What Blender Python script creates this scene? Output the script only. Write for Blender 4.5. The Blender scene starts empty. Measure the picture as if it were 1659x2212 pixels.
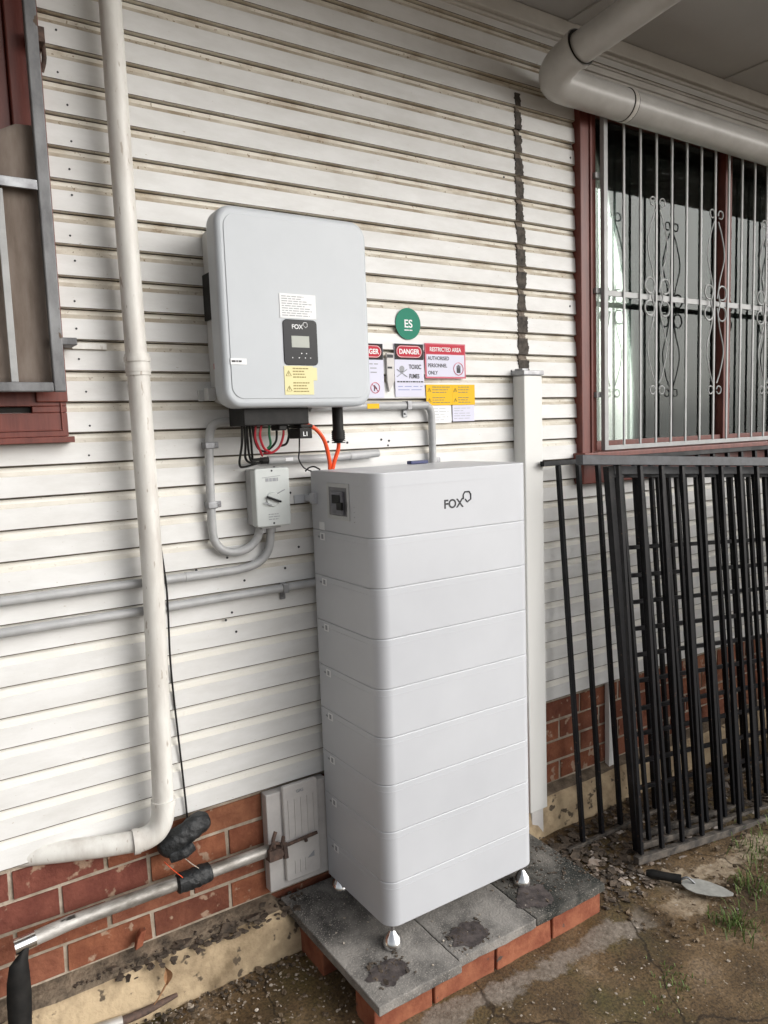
import bpy, math, random
from mathutils import Vector, Matrix, noise as mnoise
random.seed(7)
R = math.radians
S = bpy.context.scene
C = S.collection

# ------------------------------------------------------------------ camera
cd = bpy.data.cameras.new('camera'); cam = bpy.data.objects.new('camera', cd); C.objects.link(cam)
cd.sensor_fit = 'HORIZONTAL'; cd.sensor_width = 36; cd.lens = 36*1640/1659
cd.clip_start = 0.05; cd.clip_end = 500
_y, _p, _r = R(33.15), R(6.14), R(2.04)
fw = Vector((math.sin(_y)*math.cos(_p), math.cos(_y)*math.cos(_p), -math.sin(_p)))
rt = Vector((math.cos(_y), -math.sin(_y), 0)); dn = fw.cross(rt)
rt2 = math.cos(_r)*rt+math.sin(_r)*dn; dn2 = -math.sin(_r)*rt+math.cos(_r)*dn
cam.matrix_world = Matrix(((rt2.x, -dn2.x, -fw.x, 0), (rt2.y, -dn2.y, -fw.y, -2.1), (rt2.z, -dn2.z, -fw.z, 1.6), (0, 0, 0, 1)))
S.camera = cam

# ------------------------------------------------------------------ light
SUN_EL, SUN_AZ = R(25), R(140)      # azimuth clockwise from +y: in front of the wall, to the right
w = bpy.data.worlds.new('World'); S.world = w; w.use_nodes = True
nt = w.node_tree; nt.nodes.clear()
out = nt.nodes.new('ShaderNodeOutputWorld'); bg = nt.nodes.new('ShaderNodeBackground')
sky = nt.nodes.new('ShaderNodeTexSky'); sky.sky_type = 'NISHITA'; sky.sun_disc = False
sky.sun_elevation = SUN_EL; sky.sun_rotation = SUN_AZ; sky.air_density = 1.0; sky.dust_density = 4.0
hs = nt.nodes.new('ShaderNodeHueSaturation'); hs.inputs['Saturation'].default_value = 0.22
nt.links.new(sky.outputs[0], hs.inputs['Color']); nt.links.new(hs.outputs[0], bg.inputs[0])
bg.inputs[1].default_value = 0.115
nt.links.new(bg.outputs[0], out.inputs[0])
sl = bpy.data.lights.new('sun', 'SUN'); so = bpy.data.objects.new('sun', sl); C.objects.link(so)
sl.energy = 1.45; sl.angle = R(70); sl.color = (1, 0.985, 0.96)
sd = Vector((math.sin(SUN_AZ)*math.cos(SUN_EL), math.cos(SUN_AZ)*math.cos(SUN_EL), math.sin(SUN_EL)))
so.rotation_euler = sd.to_track_quat('Z', 'Y').to_euler(); so.location = (3, -4, 5)
S.view_settings.view_transform = 'Standard'; S.view_settings.look = 'None'
S.view_settings.exposure = 0.42; S.view_settings.gamma = 1

# ------------------------------------------------------------------ materials
def mat(name, c1, c2=None, rough=0.5, metal=0.0, scale=8.0, detail=6, lo=0.35, hi=0.65, bump=0.0, bscale=60.0, bdist=0.002,
        stretch=(1, 1, 1), speck=None, speck_scale=120, speck_amt=0.62, spec=0.5, alpha=1, attr=None, r2=None, coat=0, skylit=None):
    m = bpy.data.materials.new(name); m.use_nodes = True
    n = m.node_tree.nodes; l = m.node_tree.links; b = n['Principled BSDF']
    b.inputs['Roughness'].default_value = rough; b.inputs['Metallic'].default_value = metal
    b.inputs['Specular IOR Level'].default_value = spec; b.inputs['Coat Weight'].default_value = coat
    tc = n.new('ShaderNodeTexCoord'); mp = n.new('ShaderNodeMapping'); mp.inputs['Scale'].default_value = stretch
    geo = n.new('ShaderNodeNewGeometry'); l.new(geo.outputs['Position'], mp.inputs[0])
    col = None
    if c2 is None:
        b.inputs['Base Color'].default_value = (*c1, 1)
    else:
        t = n.new('ShaderNodeTexNoise'); t.inputs['Scale'].default_value = scale; t.inputs['Detail'].default_value = detail
        t.inputs['Roughness'].default_value = 0.62
        r = n.new('ShaderNodeValToRGB'); r.color_ramp.elements[0].position = lo; r.color_ramp.elements[1].position = hi
        r.color_ramp.elements[0].color = (*c1, 1); r.color_ramp.elements[1].color = (*c2, 1)
        l.new(mp.outputs[0], t.inputs[0]); l.new(t.outputs[0], r.inputs[0]); col = r.outputs[0]
        if r2 is not None:
            mr = n.new('ShaderNodeMapRange'); mr.inputs[1].default_value = lo; mr.inputs[2].default_value = hi
            mr.inputs[3].default_value = rough; mr.inputs[4].default_value = r2
            l.new(t.outputs[0], mr.inputs[0]); l.new(mr.outputs[0], b.inputs['Roughness'])
    if attr:
        a = n.new('ShaderNodeAttribute'); a.attribute_name = attr
        mx = n.new('ShaderNodeMix'); mx.data_type = 'RGBA'; mx.blend_type = 'MULTIPLY'; mx.inputs[0].default_value = 1
        if col is None:
            mx.inputs[6].default_value = (*c1, 1)
        else: l.new(col, mx.inputs[6])
        l.new(a.outputs['Color'], mx.inputs[7]); col = mx.outputs[2]
    if speck:
        t2 = n.new('ShaderNodeTexNoise'); t2.inputs['Scale'].default_value = speck_scale; t2.inputs['Detail'].default_value = 3
        l.new(mp.outputs[0], t2.inputs[0])
        r3 = n.new('ShaderNodeValToRGB'); r3.color_ramp.elements[0].position = speck_amt; r3.color_ramp.elements[1].position = speck_amt+0.05
        l.new(t2.outputs[0], r3.inputs[0])
        mx = n.new('ShaderNodeMix'); mx.data_type = 'RGBA'; l.new(r3.outputs[0], mx.inputs[0])
        if col is None: mx.inputs[6].default_value = (*c1, 1)
        else: l.new(col, mx.inputs[6])
        mx.inputs[7].default_value = (*speck, 1); col = mx.outputs[2]
    if skylit:   # painted by height: pale sky light low, dirt and eave shade high, ragged limit
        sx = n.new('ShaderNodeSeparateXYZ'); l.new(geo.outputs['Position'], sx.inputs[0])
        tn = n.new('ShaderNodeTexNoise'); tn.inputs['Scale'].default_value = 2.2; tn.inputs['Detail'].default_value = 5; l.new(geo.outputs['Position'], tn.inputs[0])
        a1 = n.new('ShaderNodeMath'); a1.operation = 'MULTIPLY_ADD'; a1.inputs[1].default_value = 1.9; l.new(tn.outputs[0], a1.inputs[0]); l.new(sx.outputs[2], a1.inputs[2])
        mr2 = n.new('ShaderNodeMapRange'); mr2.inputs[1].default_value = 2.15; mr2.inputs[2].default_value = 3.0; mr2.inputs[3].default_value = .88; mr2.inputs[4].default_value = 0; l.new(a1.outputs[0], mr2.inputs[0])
        mx = n.new('ShaderNodeMix'); mx.data_type = 'RGBA'; l.new(mr2.outputs[0], mx.inputs[0]); l.new(col, mx.inputs[6]); mx.inputs[7].default_value = (*skylit, 1); col = mx.outputs[2]
    if col is not None: l.new(col, b.inputs['Base Color'])
    if bump:
        t3 = n.new('ShaderNodeTexNoise'); t3.inputs['Scale'].default_value = bscale; t3.inputs['Detail'].default_value = 6
        l.new(mp.outputs[0], t3.inputs[0])
        bp = n.new('ShaderNodeBump'); bp.inputs['Strength'].default_value = bump; bp.inputs['Distance'].default_value = bdist
        l.new(t3.outputs[0], bp.inputs['Height']); l.new(bp.outputs[0], b.inputs['Normal'])
    return m

M = {}
M['siding'] = mat('siding paint', (.62, .615, .595), (.73, .73, .72), rough=.5, scale=5, lo=.3, hi=.62, stretch=(1, 1, 3), bump=.25, bscale=55, bdist=.0015, speck=(.42, .36, .29), speck_scale=65, speck_amt=.72)
M['cove'] = mat('dirty board groove', (.46, .39, .29), (.76, .73, .65), rough=.75, scale=7, lo=.30, hi=.54, stretch=(1, 1, 1), bump=.3, bscale=90, speck=(.36, .29, .20), speck_scale=95, speck_amt=.66, skylit=(.80, .79, .75))
M['ledge'] = mat('groove ledge with dust and shade', (.29, .23, .155), (.66, .61, .52), rough=.85, scale=5, lo=.34, hi=.62, bump=.4, bscale=90, speck=(.27, .21, .14), speck_scale=80, speck_amt=.63, skylit=(.80, .785, .73))  # brown dust, with the shade at the groove bottom added to the colour
M['grime_shade'] = mat('grime in the laps', (.07, .06, .05), (.17, .145, .115), rough=.95, scale=14)  # dark lap line on slot and drip edge: dirt plus painted lip shadow
M['dark'] = mat('dark cavity', (.02, .018, .016), rough=.9)
M['sealant'] = mat('old dark sealant', (.03, .025, .022), (.10, .085, .07), rough=.85, scale=45, bump=.6, bscale=80)
M['sealant2'] = mat('thin brown sealant', (.09, .07, .055), (.24, .20, .16), rough=.85, scale=60, bump=.6, bscale=80)
M['pvc'] = mat('painted pvc', (.55, .52, .48), (.74, .73, .69), rough=.42, scale=16, stretch=(1, 1, .25), lo=.33, hi=.6, bump=.25, bscale=60, speck=(.44, .39, .34), speck_scale=85, speck_amt=.66)
M['pvcgrey'] = mat('pale grey drain pipe', (.46, .45, .43), (.56, .55, .53), rough=.33, scale=7, bump=.05)
M['conduit'] = mat('grey conduit', (.36, .365, .37), (.44, .445, .45), rough=.38, scale=20)
M['inv'] = mat('powder coated shell', (.465, .495, .525), (.505, .535, .565), rough=.42, scale=3, bump=.06, bscale=400, bdist=.0003)
M['invside'] = mat('shell side', (.50, .51, .51), (.54, .55, .55), rough=.5, scale=5)
M['bat'] = mat('battery shell', (.505, .52, .55), (.545, .56, .59), rough=.30, r2=.48, scale=2.5, bump=.04, bscale=300, bdist=.0003)
M['batgap'] = mat('seam rubber', (.42, .43, .45), rough=.6)
M['black'] = mat('black plastic', (.011, .011, .011), (.022, .021, .020), spec=.2, rough=.5, scale=30)
M['glossblack'] = mat('display glass', (.012, .013, .016), rough=.25, spec=.22)
M['lcd'] = mat('lcd', (.33, .35, .31), rough=.25)
M['red'] = mat('red cable', (.42, .015, .03), rough=.4)
M['orange'] = mat('orange cable', (.85, .09, .02), rough=.38)
M['green'] = mat('green cable', (.02, .16, .07), rough=.4)
M['white'] = mat('white label', (.78, .79, .80), rough=.5)
M['whiteb'] = mat('bluish white label', (.66, .66, .78), rough=.5, spec=.2)
M['ink'] = mat('ink', (.03, .03, .035), rough=.6)
M['inkgrey'] = mat('grey ink', (.30, .31, .33), rough=.6)
M['inkblue'] = mat('blue ink', (.25, .30, .55), rough=.6)
M['signred'] = mat('sign red', (.47, .012, .035), rough=.5, spec=.25)
M['signpink'] = mat('sign border', (.50, .07, .12), rough=.4)
M['signgreen'] = mat('sign green', (.006, .20, .125), rough=.5, spec=.2)
M['signyellow'] = mat('sign yellow', (.80, .47, .01), rough=.5, spec=.2)
M['paleyellow'] = mat('pale yellow label', (.74, .68, .36), rough=.5)
M['inkbrown'] = mat('brown ink', (.30, .24, .08), rough=.6)
M['redpaint'] = mat('oxblood paint', (.105, .020, .013), (.165, .037, .024), rough=.45, scale=12, stretch=(4, 1, .5), bump=.15, bscale=50)
M['steel'] = mat('galvanised steel', (.20, .20, .21), (.36, .37, .38), rough=.45, metal=.75, scale=22, bump=.1)
M['steeld'] = mat('dull old steel', (.10, .10, .105), (.24, .245, .25), rough=.55, metal=.3, scale=11, stretch=(1, 1, .5), bump=.2, bscale=60, speck=(.09, .06, .04), speck_scale=50, speck_amt=.66)
M['cloth'] = mat('brown shade cloth', (.13, .10, .08), (.20, .165, .14), rough=.95, scale=10, stretch=(3, 1, .6), bump=.5, bscale=500, bdist=.0006)
M['grille'] = mat('grey painted grille', (.30, .305, .305), (.38, .385, .385), rough=.4, scale=20)
M['curtain'] = mat('grey curtain', (.50, .50, .475), (.60, .60, .575), rough=.9, scale=3, stretch=(3, 3, .2))
M['chrome'] = mat('chrome', (.80, .80, .80), rough=.12, metal=1.0)
M['foil'] = mat('silver pipe', (.17, .155, .135), (.58, .56, .53), rough=.50, metal=.45, scale=18, bump=.6, bscale=50, stretch=(.4, 1, 1), speck=(.06, .055, .05), speck_scale=35, speck_amt=.67)
M['rust'] = mat('rusty iron', (.05, .035, .03), (.13, .08, .06), rough=.8, scale=50, bump=.5, bscale=150)
M['tape'] = mat('black tape', (.008, .009, .010), (.022, .024, .026), rough=.55, scale=30, bump=1, bscale=60, bdist=.006)
M['rail'] = mat('black satin metal', (.004, .0045, .006), (.012, .012, .014), rough=.5, scale=14, spec=.18, r2=.3, speck=(.06, .035, .025), speck_scale=70, speck_amt=.68, bump=.1)
M['railtop'] = mat('dusty black metal', (.018, .020, .026), (.045, .05, .06), rough=.5, scale=30)
M['dustyrail'] = mat('rail caked with soil', (.020, .018, .017), (.13, .11, .09), rough=.8, scale=22, lo=.35, hi=.65, bump=.6)
M['brick'] = mat('brick', (.155, .046, .024), (.27, .10, .055), rough=.9, scale=16, lo=.33, hi=.66, bump=.9, bscale=60, bdist=.005, attr='tint', speck=(.34, .23, .16), speck_scale=24, speck_amt=.61)
M['plbrick'] = mat('bright plinth brick', (.19, .050, .024), (.32, .115, .058), rough=.9, scale=18, lo=.35, hi=.68, bump=.6, bscale=90, bdist=.003, attr='tint', speck=(.08, .06, .05), speck_scale=30, speck_amt=.66)
M['mortar'] = mat('mortar', (.27, .22, .165), (.48, .41, .33), rough=.95, scale=18, bump=.8, bscale=90, bdist=.004)
M['ledgedirt'] = mat('soil on the ledge', (.055, .042, .030), (.26, .20, .14), rough=.95, scale=14, lo=.34, hi=.66, bump=1, bscale=90, bdist=.006)
M['spill'] = mat('dirty mortar', (.12, .095, .07), (.30, .255, .21), rough=.95, scale=16, lo=.3, hi=.62, bump=1, bscale=80, bdist=.006)
M['footing'] = mat('sandstone coloured footing', (.20, .145, .085), (.50, .385, .245), rough=.92, scale=7, lo=.30, hi=.56, bump=1, bscale=45, bdist=.006, speck=(.10, .075, .05), speck_scale=26, speck_amt=.62)
M['soffit'] = mat('grey soffit sheet', (.47, .47, .47), (.53, .53, .53), rough=.8, scale=1.5)
M['trim'] = mat('eave trim', (.56, .54, .50), (.66, .64, .60), rough=.6, scale=9, stretch=(.5, 1, 1))
M['paver'] = mat('weathered paver', (.030, .029, .028), (.27, .255, .235), rough=.85, scale=5.5, detail=10, lo=.34, hi=.60, bump=.8, bscale=140, bdist=.003, speck=(.34, .31, .28), speck_scale=260, speck_amt=.60)
M['paver2'] = mat('dark mossy paver', (.018, .020, .017), (.20, .185, .165), rough=.85, scale=6.5, detail=10, lo=.40, hi=.72, bump=.8, bscale=140, bdist=.003, speck=(.30, .27, .24), speck_scale=230, speck_amt=.62)
M['leafm'] = mat('dry leaf', (.22, .11, .05), (.36, .2, .1), rough=.8, scale=60)
M['bladem'] = mat('mortar crusted trowel', (.30, .30, .28), (.42, .42, .39), rough=.7, scale=30, bump=.4)
M['grassm'] = mat('grass', (.05, .10, .02), (.16, .22, .05), rough=.7, scale=40)
M['post'] = mat('white trunking', (.68, .68, .66), (.73, .73, .71), rough=.4, scale=3, stretch=(1, 1, .3))
M['boxm'] = mat('pale meter box', (.50, .48, .47), (.60, .58, .56), rough=.5, scale=12)
M['iso'] = mat('isolator shell', (.50, .53, .52), (.55, .58, .57), rough=.35, scale=9)
M['bluecap'] = mat('navy plastic', (.02, .03, .12), rough=.4)
M['purple'] = mat('violet cable', (.22, .08, .28), rough=.4)
M['chips'] = mat('pale chips', (.26, .21, .16), (.56, .50, .43), rough=.9, scale=40)
M['dirt'] = mat('dark litter', (.035, .028, .022), (.12, .09, .065), rough=.95, scale=40)

# ground material
def ground_mat():
    m = bpy.data.materials.new('mossy concrete'); m.use_nodes = True
    n = m.node_tree.nodes; l = m.node_tree.links; b = n['Principled BSDF']
    g = n.new('ShaderNodeNewGeometry')
    def noise(s, d=8, r=.62):
        t = n.new('ShaderNodeTexNoise'); t.inputs['Scale'].default_value = s; t.inputs['Detail'].default_value = d
        t.inputs['Roughness'].default_value = r; l.new(g.outputs['Position'], t.inputs[0]); return t.outputs[0]
    def ramp(src, stops):
        r = n.new('ShaderNodeValToRGB'); e = r.color_ramp.elements
        e[0].position = stops[0][0]; e[0].color = (*stops[0][1], 1); e[1].position = stops[-1][0]; e[1].color = (*stops[-1][1], 1)
        for p, c in stops[1:-1]:
            q = e.new(p); q.color = (*c, 1)
        l.new(src, r.inputs[0]); return r.outputs[0]
    def mix(f, a, c, mode='MIX'):
        x = n.new('ShaderNodeMix'); x.data_type = 'RGBA'; x.blend_type = mode
        if isinstance(f, float): x.inputs[0].default_value = f
        else: l.new(f, x.inputs[0])
        l.new(a, x.inputs[6]); l.new(c, x.inputs[7]); return x.outputs[2]
    base = ramp(noise(4.5), [(.30, (.045, .028, .014)), (.45, (.105, .067, .032)), (.58, (.17, .112, .058)), (.72, (.27, .20, .135))])
    moss = ramp(noise(2.3, 5), [(.3, (.13, .090, .035)), (.7, (.065, .066, .018))])
    mm = ramp(noise(3.1, 6), [(.50, (0, 0, 0)), (.66, (.8, .8, .8))])
    c = mix(mm, base, moss)
    grit = ramp(noise(130, 3, .5), [(.35, (.55, .55, .55)), (.6, (1.15, 1.12, 1.05))])
    c = mix(1.0, c, grit, 'MULTIPLY')
    sp = ramp(noise(75, 2, .5), [(.70, (0, 0, 0)), (.73, (1, 1, 1))])
    pale = ramp(noise(20), [(.3, (.30, .24, .18)), (.7, (.42, .36, .29))])
    c = mix(sp, c, pale)
    sx = n.new('ShaderNodeSeparateXYZ'); l.new(g.outputs['Position'], sx.inputs[0])
    def mth(op, a, bb=None, cl=False):
        q = n.new('ShaderNodeMath'); q.operation = op; q.use_clamp = cl
        for i_, v_ in enumerate((a, bb)):
            if v_ is None: continue
            if isinstance(v_, (int, float)): q.inputs[i_].default_value = v_
            else: l.new(v_, q.inputs[i_])
        return q.outputs[0]
    def band(yc, slope, xr, half, xa, xb, na):
        d = mth('ABSOLUTE', mth('ADD', mth('ADD', sx.outputs[1], -yc), mth('MULTIPLY', mth('ADD', sx.outputs[0], -xr), slope)))
        d = mth('ADD', d, mth('MULTIPLY', mth('ADD', noise(9, 8, .7), -.5), na))
        d = mth('MULTIPLY', mth('SUBTRACT', half, d), 55, True)
        ea = mth('MULTIPLY', mth('ADD', sx.outputs[0], -xa), 12, True); eb = mth('MULTIPLY', mth('SUBTRACT', xb, sx.outputs[0]), 12, True)
        return mth('MULTIPLY', mth('MULTIPLY', d, ea), mth('MULTIPLY', eb, .85))
    sand = ramp(noise(45), [(.3, (.20, .15, .10)), (.5, (.42, .33, .23)), (.7, (.55, .46, .35))])
    c = mix(band(-.545, .12, 2.4, .055, 2.12, 9, .34), c, sand)
    c = mix(band(-.60, 0, 2.15, .07, 2.03, 2.28, .34), c, sand)
    grey = ramp(noise(60), [(.3, (.14, .115, .09)), (.7, (.36, .31, .26))])
    c = mix(band(-.55, .05, 1.4, .045, .9, 2.0, .22), c, grey)
    c = mix(band(-.885, 0, 1.6, .0035, 1.45, 1.71, .02), c, grey); c = mix(band(-.885, 0, 1.6, .0035, 1.79, 1.93, .02), c, grey)
    vo = n.new('ShaderNodeTexVoronoi'); vo.feature = 'DISTANCE_TO_EDGE'; vo.inputs['Scale'].default_value = 1.9
    wv = n.new('ShaderNodeVectorMath'); wv.operation = 'ADD'; tn = n.new('ShaderNodeTexNoise'); tn.inputs['Scale'].default_value = 7; tn.inputs['Detail'].default_value = 6
    l.new(g.outputs['Position'], tn.inputs[0]); sc_ = n.new('ShaderNodeVectorMath'); sc_.operation = 'SCALE'; sc_.inputs[3].default_value = .14
    l.new(tn.outputs['Color'], sc_.inputs[0]); l.new(g.outputs['Position'], wv.inputs[0]); l.new(sc_.outputs[0], wv.inputs[1]); l.new(wv.outputs[0], vo.inputs[0])
    crk = ramp(vo.outputs[0], [(.003, (.32, .30, .27)), (.010, (1, 1, 1))])
    c = mix(1.0, c, crk, 'MULTIPLY')
    l.new(c, b.inputs['Base Color'])
    rr = n.new('ShaderNodeMapRange'); rr.inputs[1].default_value = .35; rr.inputs[2].default_value = .65; rr.inputs[3].default_value = .45; rr.inputs[4].default_value = .9
    l.new(noise(5), rr.inputs[0]); l.new(rr.outputs[0], b.inputs['Roughness'])
    bp = n.new('ShaderNodeBump'); bp.inputs['Strength'].default_value = .9; bp.inputs['Distance'].default_value = .006
    l.new(noise(55, 8, .7), bp.inputs['Height']); l.new(bp.outputs[0], b.inputs['Normal'])
    return m
M['ground'] = ground_mat()

# ------------------------------------------------------------------ mesh helpers
class MB:
    def __init__(s): s.v = []; s.f = []; s.m = []; s.tint = []
    def add(s, vs, fs, mi=0, tint=None):
        o = len(s.v); s.v += [tuple(p) for p in vs]
        for f in fs:
            s.f.append(tuple(i+o for i in f)); s.m.append(mi); s.tint.append(tint or (1, 1, 1))
        return s
    def box(s, a, b, mi=0, tint=None, rot=None, piv=None, jit=0):
        x0, y0, z0 = a; x1, y1, z1 = b
        vs = [Vector(p) for p in ((x0, y0, z0), (x1, y0, z0), (x1, y1, z0), (x0, y1, z0), (x0, y0, z1), (x1, y0, z1), (x1, y1, z1), (x0, y1, z1))]
        if jit: vs = [p+Vector([random.uniform(-jit, jit) for _ in range(3)]) for p in vs]
        if rot is not None:
            pv = Vector(piv) if piv else (Vector(a)+Vector(b))/2
            vs = [rot @ (p-pv)+pv for p in vs]
        return s.add(vs, [(3, 2, 1, 0), (4, 5, 6, 7), (0, 1, 5, 4), (1, 2, 6, 5), (2, 3, 7, 6), (3, 0, 4, 7)], mi, tint)
    def tube(s, pts, r, seg=12, mi=0, cap=True, sm=0):
        P = [Vector(p) for p in pts]
        if sm: P = catmull(P, sm)
        rs = r if isinstance(r, (list, tuple)) else None
        n = len(P); rings = []
        t0 = (P[1]-P[0]).normalized(); u = t0.orthogonal().normalized()
        for i in range(n):
            t = (P[min(i+1, n-1)]-P[max(i-1, 0)]).normalized()
            u = (u-t*u.dot(t)); u = u.normalized() if u.length > 1e-6 else t.orthogonal().normalized()
            vv = t.cross(u)
            if rs: k = i/(n-1)*(len(rs)-1); a = int(min(k, len(rs)-2)); ra = rs[a]+(rs[a+1]-rs[a])*(k-a)
            else: ra = r
            rings.append([P[i]+(u*math.cos(2*math.pi*j/seg)+vv*math.sin(2*math.pi*j/seg))*ra for j in range(seg)])
        vs = [p for q in rings for p in q]; fs = []
        for i in range(n-1):
            for j in range(seg):
                k = (j+1) % seg; fs.append((i*seg+j, i*seg+k, (i+1)*seg+k, (i+1)*seg+j))
        if cap: fs.append(tuple(range(seg-1, -1, -1))); fs.append(tuple((n-1)*seg+j for j in range(seg)))
        return s.add(vs, fs, mi)
    def lathe(s, base, prof, seg=20, mi=0, axis='z'):
        bx, by, bz = base; vs = []; fs = []
        for (r, h) in prof:
            for j in range(seg):
                a = 2*math.pi*j/seg
                if axis == 'z': vs.append((bx+r*math.cos(a), by+r*math.sin(a), bz+h))
                else: vs.append((bx+r*math.cos(a), by-h, bz+r*math.sin(a)))
        n = len(prof)
        for i in range(n-1):
            for j in range(seg):
                k = (j+1) % seg; fs.append((i*seg+j, i*seg+k, (i+1)*seg+k, (i+1)*seg+j))
        fs.append(tuple(range(seg-1, -1, -1))); fs.append(tuple((n-1)*seg+j for j in range(seg)))
        return s.add(vs, fs, mi)
    def prism(s, poly, y0, y1, mi=0, plane='xz'):
        n = len(poly)
        if plane == 'xz': vs = [(a, y0, b) for a, b in poly]+[(a, y1, b) for a, b in poly]
        else: vs = [(a, b, y0) for a, b in poly]+[(a, b, y1) for a, b in poly]
        fs = [tuple(range(n)), tuple(range(2*n-1, n-1, -1))]+[(i, i+n, (i+1) % n+n, (i+1) % n) for i in range(n)]
        return s.add(vs, fs, mi)
    def build(s, name, mats, parent=None, smooth=False, bevel=0, bseg=2, angle=30, loc=None):
        me = bpy.data.meshes.new(name); me.from_pydata(s.v, [], s.f)
        if not isinstance(mats, (list, tuple)): mats = [mats]
        for m in mats: me.materials.append(m)
        me.polygons.foreach_set('material_index', s.m)
        if any(t != (1, 1, 1) for t in s.tint):
            ca = me.color_attributes.new('tint', 'FLOAT_COLOR', 'CORNER')
            for p, t in zip(me.polygons, s.tint):
                for li in p.loop_indices: ca.data[li].color = (*t, 1)
        me.update()
        import bmesh
        bm = bmesh.new(); bm.from_mesh(me); bmesh.ops.recalc_face_normals(bm, faces=bm.faces); bm.to_mesh(me); bm.free()
        o = bpy.data.objects.new(name, me); C.objects.link(o)
        if parent is not None:
            o.parent = parent
            o.matrix_parent_inverse = parent.matrix_world.inverted() if parent.type == 'EMPTY' and False else Matrix.Identity(4)
            off = world_loc(parent)
            o.location = -off
        if bevel:
            b = o.modifiers.new('bevel', 'BEVEL'); b.width = bevel; b.segments = bseg; b.limit_method = 'ANGLE'; b.angle_limit = R(angle)
            b.harden_normals = False
        if smooth:
            me.polygons.foreach_set('use_smooth', [True]*len(me.polygons)); 
            try: me.set_sharp_from_angle(angle=R(38))
            except Exception: pass
        return o

def world_loc(o):
    v = Vector((0, 0, 0))
    while o is not None: v += o.location; o = o.parent
    return v
def catmull(P, k):
    out = []; n = len(P)
    for i in range(n-1):
        p0 = P[max(i-1, 0)]; p1 = P[i]; p2 = P[i+1]; p3 = P[min(i+2, n-1)]
        for j in range(k):
            t = j/k; out.append(.5*((2*p1)+(p2-p0)*t+(2*p0-5*p1+4*p2-p3)*t*t+(3*p1-p0-3*p2+p3)*t**3))
    out.append(P[-1]); return out
def rrect(x0, x1, z0, z1, r, k=6):
    pts = []
    for cx, cz, a0 in ((x1-r, z0+r, -90), (x1-r, z1-r, 0), (x0+r, z1-r, 90), (x0+r, z0+r, 180)):
        for i in range(k+1):
            a = R(a0+90*i/k); pts.append((cx+r*math.cos(a), cz+r*math.sin(a)))
    return pts
def tag(o, label, cat, group=None, kind=None):
    if kind: o['kind'] = kind
    if label: o['label'] = label
    if cat: o['category'] = cat
    if group: o['group'] = group
    return o
def empty(name, loc, label, cat, group=None):
    o = bpy.data.objects.new(name, None); o.empty_display_size = .05; o.location = loc; C.objects.link(o)
    return tag(o, label, cat, group)
FONT = None
def text(name, s, x, z, y, size, m, parent, align='LEFT', bold=0, sx=1.0, depth=.0003, face='front', rotz=0):
    cu = bpy.data.curves.new(name, 'FONT'); cu.body = s; cu.size = size; cu.align_x = align; cu.extrude = depth; cu.offset = bold
    tmp = bpy.data.objects.new('tmp', cu); C.objects.link(tmp)
    dg = bpy.context.evaluated_depsgraph_get()
    me = bpy.data.meshes.new_from_object(tmp.evaluated_get(dg)); me.name = name
    bpy.data.objects.remove(tmp); bpy.data.curves.remove(cu)
    rm = Matrix.Rotation(R(90), 4, 'X')
    if face == 'left': rm = Matrix.Rotation(R(-90), 4, 'Z') @ rm
    me.transform(Matrix.Translation((x, y, z)) @ rm @ Matrix.Diagonal((sx, 1, 1, 1)))
    me.materials.clear(); me.materials.append(m)
    o = bpy.data.objects.new(name, me); C.objects.link(o)
    if parent is not None: o.parent = parent; o.location = -world_loc(parent)
    return o

# ------------------------------------------------------------------ ground
def gz(x, y):
    s = .05*y if y > -3 else -.15
    return s
def ground():
    mb = MB(); xs = []; v = -30.0
    xs = [-30, -10, -4, -2, -1]+[-.5+.04*i for i in range(110)]+[4.2, 5, 8, 15, 30]
    ys = [-30, -12, -6, -4, -3]+[-2.4+.04*i for i in range(62)]+[.3, 1, 4, 12, 30]
    vs = []; nx = len(xs)
    for y in ys:
        for x in xs:
            z = gz(x, y)
            if -2.4 < y < .1 and -.5 < x < 4:
                z += .010*mnoise.noise((x*3, y*3, 0))+.005*mnoise.noise((x*11, y*11, 3))
            vs.append((x, y, z))
    fs = [(j*nx+i, j*nx+i+1, (j+1)*nx+i+1, (j+1)*nx+i) for j in range(len(ys)-1) for i in range(nx-1)]
    mb.add(vs, fs); o = mb.build('ground', M['ground'], smooth=True); o['kind'] = 'structure'
ground()

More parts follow.
